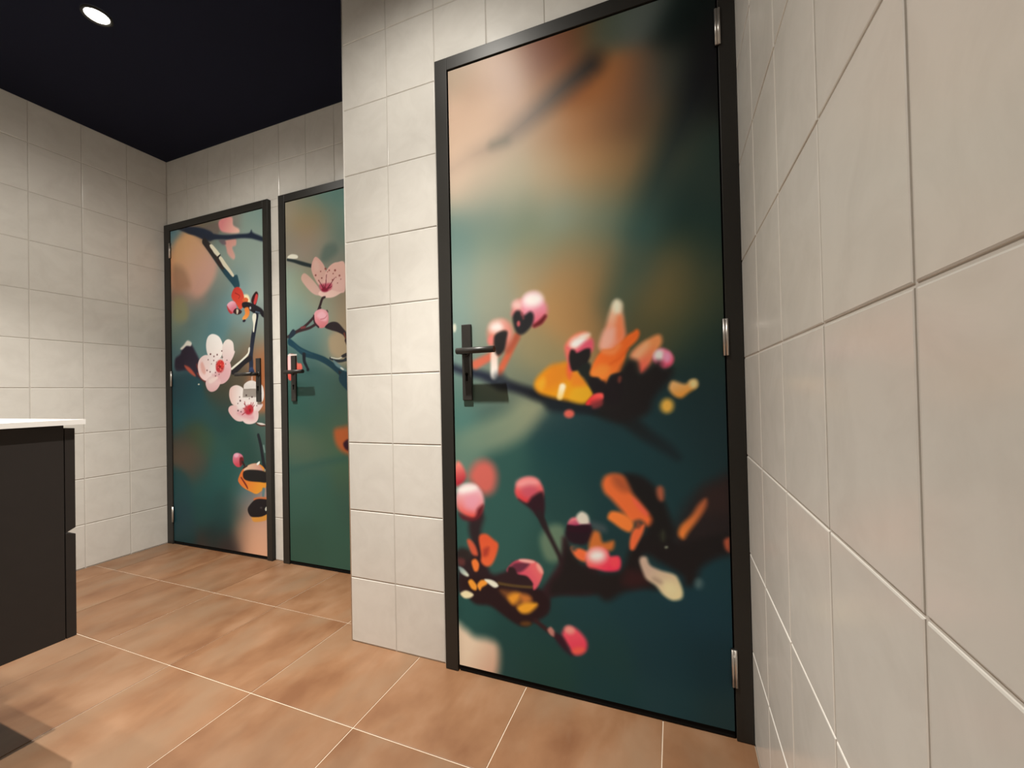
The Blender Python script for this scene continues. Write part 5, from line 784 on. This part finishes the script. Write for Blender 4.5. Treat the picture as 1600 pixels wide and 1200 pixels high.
('b',[(-1.7738,0.6674),(-1.7462,0.6892),(-1.7248,0.6854),(-1.7259,0.6348),(-1.7581,0.6381)],0.0096,(44,13,31),None,None),
('s',[(-2.1365,0.5133,0.0122),(-1.9293,0.5602,0.0155),(-1.7563,0.5935,0.0148)],0.0296,(41,80,76,160),None,None),
('s',[(-1.7608,1.0036,0.0354),(-1.6989,0.9487,0.0349),(-1.6123,0.8911,0.0372),(-1.4783,0.835,0.0404)],0.0045,(16,51,66),None,None),
('s',[(-1.742,1.1987,0.0112),(-1.7125,1.1472,0.0096),(-1.6773,1.124,0.0079)],0.0032,(48,35,38),None,None),
('s',[(-1.7495,1.1029,0.008),(-1.6777,1.103,0.0071),(-1.5899,1.1263,0.0062)],0.0031,(33,40,48),None,None),
]),
}
def smooth_closed(p,n=5):
    p=np.asarray(p,float); m=len(p); out=[]
    for i in range(m):
        a,b,c,d=p[i-1],p[i],p[(i+1)%m],p[(i+2)%m]
        for t in np.arange(n)/n:
            out.append(.5*((2*b)+(c-a)*t+(2*a-5*b+4*c-d)*t*t+(3*b-a-3*c+d)*t**3))
    return np.array(out)
def smooth_open(p,n=6):
    p=np.asarray(p,float); m=len(p); out=[]
    for i in range(m-1):
        a=p[max(i-1,0)];b=p[i];c=p[i+1];d=p[min(i+2,m-1)]
        for t in np.arange(n)/n:
            out.append(.5*((2*b)+(c-a)*t+(2*a-5*b+4*c-d)*t*t+(3*b-a-3*c+d)*t**3))
    out.append(p[-1]); return np.array(out)
def sdf_poly(x,y,p):
    d=np.full(x.shape,1e9); s=np.zeros(x.shape,bool)
    m=len(p)
    for i in range(m):
        ax,ay=p[i-1]; bx,by=p[i]
        ex,ey=bx-ax,by-ay; L=ex*ex+ey*ey+1e-15
        t=np.clip(((x-ax)*ex+(y-ay)*ey)/L,0,1)
        d=np.minimum(d,(x-ax-t*ex)**2+(y-ay-t*ey)**2)
        c=((ay>y)!=(by>y))
        if ey!=0: s^= c&(x<ex*(y-ay)/ey+ax)
    d=np.sqrt(d); return np.where(s,-d,d)
def sdf_stroke(x,y,p):
    d=np.full(x.shape,1e9)
    for i in range(len(p)-1):
        ax,ay,ar=p[i]; bx,by,br=p[i+1]
        ex,ey=bx-ax,by-ay; L=ex*ex+ey*ey+1e-15
        t=np.clip(((x-ax)*ex+(y-ay)*ey)/L,0,1)
        d=np.minimum(d,np.hypot(x-ax-t*ex,y-ay-t*ey)-(ar+(br-ar)*t))
    return d
def paint(X,Z,bg,sig,shapes):
    """X,Z 1-D axes (metres on the door leaf) -> array (nz,nx,3) of sRGB 0-255"""
    gx,gz=np.meshgrid(X,Z)
    num=np.zeros(gx.shape+(3,)); den=np.zeros(gx.shape)
    for (x,z,r,g,b) in bg:
        w=np.exp(-((gx-x)**2+(gz-z)**2)/(2*sig*sig))+1e-9
        num+=w[...,None]*np.array([r,g,b],float); den+=w
    img=num/den[...,None]
    for kind,pts,soft,c1,c2,g in shapes:
        pts=np.asarray(pts,float)
        P=smooth_closed(pts) if kind=='b' else (pts if kind=='p' else smooth_open(pts))
        m=soft+(P[:,2].max() if kind=='s' else 0)
        i0,i1=np.searchsorted(X,[P[:,0].min()-m,P[:,0].max()+m]); j0,j1=np.searchsorted(Z,[P[:,1].min()-m,P[:,1].max()+m])
        if i1<=i0 or j1<=j0: continue
        x=gx[j0:j1,i0:i1]; z=gz[j0:j1,i0:i1]
        d=sdf_stroke(x,z,P) if kind=='s' else sdf_poly(x,z,P)
        a=np.clip((soft-d)/(2*soft),0,1); a=a*a*(3-2*a)
        col=np.array(c1,float)
        if c2 is not None:
            (ax,az),(bx,bz)=g; ex,ez=bx-ax,bz-az
            t=np.clip(((x-ax)*ex+(z-az)*ez)/(ex*ex+ez*ez),0,1)[...,None]
            col=col+(np.array(c2,float)-col)*t
        if len(np.atleast_1d(c1))==4:
            a=a*(col[...,3]/255. if col.ndim>1 else col[3]/255.); col=col[...,:3]
        v=img[j0:j1,i0:i1]; img[j0:j1,i0:i1]=v+(col-v)*a[...,None]
    return img


def srgb_lin(v):
    v = np.clip(v / 255.0, 0, 1)
    return np.where(v <= 0.04045, v / 12.92, ((v + 0.055) / 1.055) ** 2.4)

def film_mesh(name, x0, x1, z0, z1, y, key, step):
    nx = int(round((x1 - x0) / step)) + 1
    nz = int(round((z1 - z0) / step)) + 1
    X = np.linspace(x0, x1, nx)
    Z = np.linspace(z0, z1, nz)
    bgp, sig, shp = PRINTS[key]
    img = srgb_lin(paint(X, Z, bgp, sig, shp))
    me = bpy.data.meshes.new(name)
    gx, gz = np.meshgrid(X, Z)
    co = np.stack([gx, np.full_like(gx, y), gz], -1).reshape(-1, 3).astype(np.float32)
    idx = np.arange(nx * nz).reshape(nz, nx)
    quads = np.stack([idx[:-1, :-1], idx[:-1, 1:], idx[1:, 1:], idx[1:, :-1]], -1).reshape(-1, 4).astype(np.int32)
    me.vertices.add(nx * nz)
    me.vertices.foreach_set('co', co.ravel())
    me.loops.add(quads.size)
    me.loops.foreach_set('vertex_index', quads.ravel())
    me.polygons.add(len(quads))
    me.polygons.foreach_set('loop_start', np.arange(0, quads.size, 4, dtype=np.int32))
    me.update(calc_edges=True)
    at = me.attributes.new('print', 'FLOAT_COLOR', 'POINT')
    rgb = np.ones((nx * nz, 4), np.float32)
    rgb[:, :3] = img.reshape(-1, 3)
    at.data.foreach_set('color', rgb.ravel())
    return me

def make_door(name, key, x0, x1, y, ztop, hinge_side, label, step):
    """frame outer edges x0..x1 and top ztop; frame face at y (the room is at smaller y)"""
    fw = 0.047
    lx0, lx1 = x0 + fw + 0.002, x1 - fw + 0.004
    if key == 'left': lx0, lx1 = x0 + 0.060, x1 - 0.044
    lz0, lz1 = 0.020, ztop - 0.045
    yf = y                    # face of the frame
    yl = y + 0.003            # face of the leaf
    d = empty(name, ((x0 + x1) / 2, y + 0.03, 0.0))
    tag(d, label, kind='structure')
    def par(o):
        o.parent = d
        o.matrix_parent_inverse = Matrix.Translation(d.location).inverted()
        return o
    zb = 0.001
    fl, fr = lx0 - 0.003, lx1 + 0.003
    fr_o = par(boxes('door_frame', [(x0, fl, yf, yf + 0.10, zb, ztop - 0.0), (fr, x1, yf, yf + 0.10, zb, ztop),
                                    (fl, fr, yf, yf + 0.10, lz1 + 0.003, ztop),
                                    (fl, lx0 + 0.010, yf + 0.046, yf + 0.10, zb, lz1 + 0.003), (lx1 - 0.010, fr, yf + 0.046, yf + 0.10, zb, lz1 + 0.003),
                                    ], M_FRAME, bevel=0.0012, seg=2))
    leaf = par(boxes('door_leaf', [(lx0, lx1, yl + 0.0015, yl + 0.041, lz0, lz1)], M_VOID, bevel=0.0005))
    me = film_mesh('printed_film', lx0 + 0.001, lx1 - 0.001, lz0 + 0.001, lz1 - 0.001, yl + 0.0012, key, step)
    film = link('printed_film', me, M_PRINT, leaf)
    film['label'] = 'photo print of blossoms on blurred green'
    sw = par(boxes('door_gap_strip', [(lx0 + 0.001, lx1 - 0.001, yl + 0.004, yl + 0.036, 0.0025, lz0)], M_VOID))  # black strip filling the gap under the leaf
    # hinges: a pair of steel barrels side by side, three knuckles each
    hx = lx1 + 0.0020 if hinge_side == 'right' else lx0 - 0.0020
    for hz in (1.862, 1.045, 0.187):
        bm = bmesh.new()
        for dx, rr, yo in ((-0.0036, 0.0032, -0.0012), (0.0034, 0.0036, -0.0012)):
            add_cyl(bm, (hx + dx, yf + yo, hz - 0.048), (hx + dx, yf + yo, hz + 0.048), rr, 12)
        h = par(done('hinge', bm, M_STEEL))
        h['label'] = 'pale steel hinge barrel'
        bm = bmesh.new()
        add_box(bm, hx - 0.0070, hx + 0.0072, yf - 0.0004, yf + 0.0100, hz - 0.049, hz + 0.049)
        o = done('hinge_seat', bm, M_VOID, h)
    # handle on the other side: long plate, flat lever with return, keyhole
    s = 1 if hinge_side == 'right' else -1
    px = HANDLE_X[key]
    pl = par(boxes('handle_plate', [(px - 0.0172, px + 0.0172, yl - 0.0075, yl + 0.0012, 0.890, 1.138)], M_BLACK, bevel=0.0022))
    def sub(o):
        o.parent = pl
        return o
    zl = 1.047
    bm = bmesh.new()
    yh = yl - 0.050
    add_cyl(bm, (px - s * 0.002, yl - 0.006, zl), (px - s * 0.002, yh, zl), 0.0100, 20)
    add_cyl(bm, (px - s * 0.002, yl - 0.007, zl), (px - s * 0.002, yl - 0.013, zl), 0.0155, 20, 0.0135)
    add_cyl(bm, (px - s * 0.0110, yh, zl), (px + s * 0.119, yh, zl), 0.0100, 20)
    lv = sub(done('lever', bm, M_BLACK))
    bm = bmesh.new()
    kz = 0.975
    add_cyl(bm, (px, yl - 0.0074, kz), (px, yl - 0.0082, kz), 0.0058, 16)
    add_box(bm, px - 0.0034, px + 0.0034, yl - 0.0082, yl - 0.0074, kz - 0.022, kz)
    kh = sub(done('keyhole', bm, M_VOID))
    # dark cubicle behind: closes the opening
    return d

HANDLE_X = {'near': -0.8015, 'left': -2.377, 'middle': -2.106}
make_door('door_3', 'near', -0.9040, -0.0012, -0.020, 2.0355, 'right', 'large near door with blurred pink buds and orange leaves print', 0.003)
make_door('door_1', 'left', -L + 0.0015, -2.2885, D - 0.020, 2.0315, 'left', 'far left door with two pale blossoms print', 0.003)
make_door('door_2', 'middle', -2.2055, -W - 0.0015, D - 0.020, 2.0315, 'right', 'half hidden far door with pink blossom and bud print', 0.003)

# ------------------------------------------------------------------ washstand
XC = -1.70
CABL = -2.50
YF = -0.612           # front of the carcass, the drawer fronts stand before it
ZB, ZT = 0.283, 0.851
cab = empty('washbasin_cabinet', ((XC + CABL) / 2, (YV + YF) / 2, ZB))
tag(cab, 'dark brown wall-hung washbasin cabinet with two drawers at left edge', 'cabinet')
def cpart(name, lst, mat, bevel=0.001):
    o = boxes(name, lst, mat, bevel=bevel)
    o.parent = cab
    o.matrix_parent_inverse = Matrix.Translation(cab.location).inverted()
    return o
t = 0.018
cpart('side_panel', [(XC - t, XC, YV, YF, ZB, ZT)], M_CAB)
cpart('side_panel', [(CABL, CABL + t, YV, YF, ZB, ZT)], M_CAB)
cpart('bottom_panel', [(CABL + t, XC - t, YV + t, YF, ZB, ZB + t)], M_CAB)
cpart('back_panel', [(CABL + t, XC - t, YV + 0.001, YV + t, ZB, ZT)], M_CAB)
def drawer_front(z0, z1, grip_low):
    """20 mm front; its free long edge is cut on a slant as a finger grip"""
    bm = bmesh.new()
    y0, y1 = YF + 0.0015, YF + 0.0215
    c = 0.016
    prof = [(y0, z0), (y1, z0), (y1, z1 - 0.002), (y1 - c, z1 + 0.004), (y0, z1 + 0.004)] if not grip_low else [(y0, z0), (y1, z0 + 0.010), (y1, z1), (y0, z1)]
    a = [bm.verts.new((CABL, y, z)) for y, z in prof]
    b = [bm.verts.new((XC, y, z)) for y, z in prof]
    n = len(prof)
    bm.faces.new(a); bm.faces.new(b[::-1])
    for i in range(n):
        bm.faces.new((a[i], b[i], b[(i + 1) % n], a[(i + 1) % n]))
    bmesh.ops.recalc_face_normals(bm, faces=bm.faces[:])
    bmesh.ops.bevel(bm, geom=list(bm.edges), offset=0.0008, segments=1, affect='EDGES')
    o = done('drawer_front', bm, M_CAB, cab)
    o.matrix_parent_inverse = Matrix.Translation(cab.location).inverted()
    return o
drawer_front(ZB, 0.5585, False)
drawer_front(0.5635, ZT - 0.009, True)

# ceramic worktop with a shallow basin, rounded edges
bm = bmesh.new()
x0, x1, y0, y1 = CABL - 0.02, XC + 0.021, YV + 0.001, -0.577
zt, zb = 0.8655, 0.8520
nx, ny = 46, 32
import itertools
def dip(x, y):
    cx, cy = (x0 + x1) / 2, (y0 + y1) / 2 - 0.01
    q = max(abs(x - cx) / 0.30, abs(y - cy) / 0.19)
    k = min(1.0, max(0.0, (1.0 - q) / 0.16))
    return -0.0095 * k * k * (3 - 2 * k)
grid = [[bm.verts.new((x0 + (x1 - x0) * i / nx, y0 + (y1 - y0) * j / ny, zt + dip(x0 + (x1 - x0) * i / nx, y0 + (y1 - y0) * j / ny))) for i in range(nx + 1)] for j in range(ny + 1)]
for j in range(ny):
    for i in range(nx):
        f = bm.faces.new((grid[j][i], grid[j][i + 1], grid[j + 1][i + 1], grid[j + 1][i]))
        f.smooth = True
rim = [grid[0][i] for i in range(nx)] + [grid[j][nx] for j in range(ny)] + [grid[ny][i] for i in range(nx, 0, -1)] + [grid[j][0] for j in range(ny, 0, -1)]
low = [bm.verts.new((v.co.x, v.co.y, zb)) for v in rim]
n = len(rim)
side_edges = []
for i in range(n):
    bm.faces.new((rim[i], low[i], low[(i + 1) % n], rim[(i + 1) % n]))
bm.faces.new(low)
bm.edges.ensure_lookup_table()
rs = set(rim); ls = set(low)
es = [e for e in bm.edges if (e.verts[0] in rs and e.verts[1] in rs and (e.calc_face_angle(0) > 0.5)) or (e.verts[0] in ls and e.verts[1] in ls and len(e.link_faces) == 2 and e.calc_face_angle(0) > 0.5)]
bmesh.ops.bevel(bm, geom=es, offset=0.0045, segments=3, affect='EDGES', profile=0.5)
top = done('washbasin_worktop', bm, M_TOP)
tag(top, 'thin white ceramic washbasin top lying on the dark cabinet', 'worktop')

# ------------------------------------------------------------------ downlights
LABELS = ['lit round recessed downlight in the black ceiling, before the two far doors',
          'lit round recessed downlight in the black ceiling, before the large near door',
          'unseen recessed downlight above the washbasin, added to brighten the left floor']
for i, (lx, ly, beam, core, flood) in enumerate(LAMPS):
    d = empty('downlight', (lx, ly, H - 0.004))
    tag(d, LABELS[i], 'ceiling lamp', 'recessed ceiling downlights')
    inv = Matrix.Translation(d.location).inverted()
    bm = bmesh.new()
    n = 40
    prof = [(0.036, 0.0005), (0.0385, -0.003), (0.045, -0.0045), (0.0475, -0.002), (0.0475, 0.0038)]
    rings = [[bm.verts.new((r * math.cos(2 * math.pi * k / n), r * math.sin(2 * math.pi * k / n), z)) for k in range(n)] for r, z in prof]
    for a, b in zip(rings[:-1], rings[1:]):
        for k in range(n):
            f = bm.faces.new((a[k], a[(k + 1) % n], b[(k + 1) % n], b[k])); f.smooth = True
    done('ring', bm, M_FRAME, d)
    bm = bmesh.new()
    prof = [(0.0, -0.0042), (0.018, -0.0036), (0.030, -0.0018), (0.0362, 0.0006)]
    c0 = bm.verts.new((0, 0, prof[0][1]))
    rings = [[bm.verts.new((r * math.cos(2 * math.pi * k / n), r * math.sin(2 * math.pi * k / n), z)) for k in range(n)] for r, z in prof[1:]]
    for k in range(n):
        bm.faces.new((c0, rings[0][k], rings[0][(k + 1) % n])).smooth = True
    for a, b in zip(rings[:-1], rings[1:]):
        for k in range(n):
            bm.faces.new((a[k], b[k], b[(k + 1) % n], a[(k + 1) % n])).smooth = True
    lens = done('lens', bm, M_LAMP, d)
    lens['label'] = 'glowing white lamp lens'
    for nm, pw, ang in (('beam', beam, 64.0), ('core', core, 90.0), ('flood', flood, 170.0)):
        ld = bpy.data.lights.new('spot_' + nm, 'SPOT')
        ld.energy = pw
        ld.color = WARM
        ld.spot_size = math.radians(ang)
        ld.spot_blend = 1.0
        ld.shadow_soft_size = 0.022
        lo = bpy.data.objects.new('lamp_light', ld)
        lo.location = (0, 0, -0.030)
        col.objects.link(lo)
        lo.parent = d
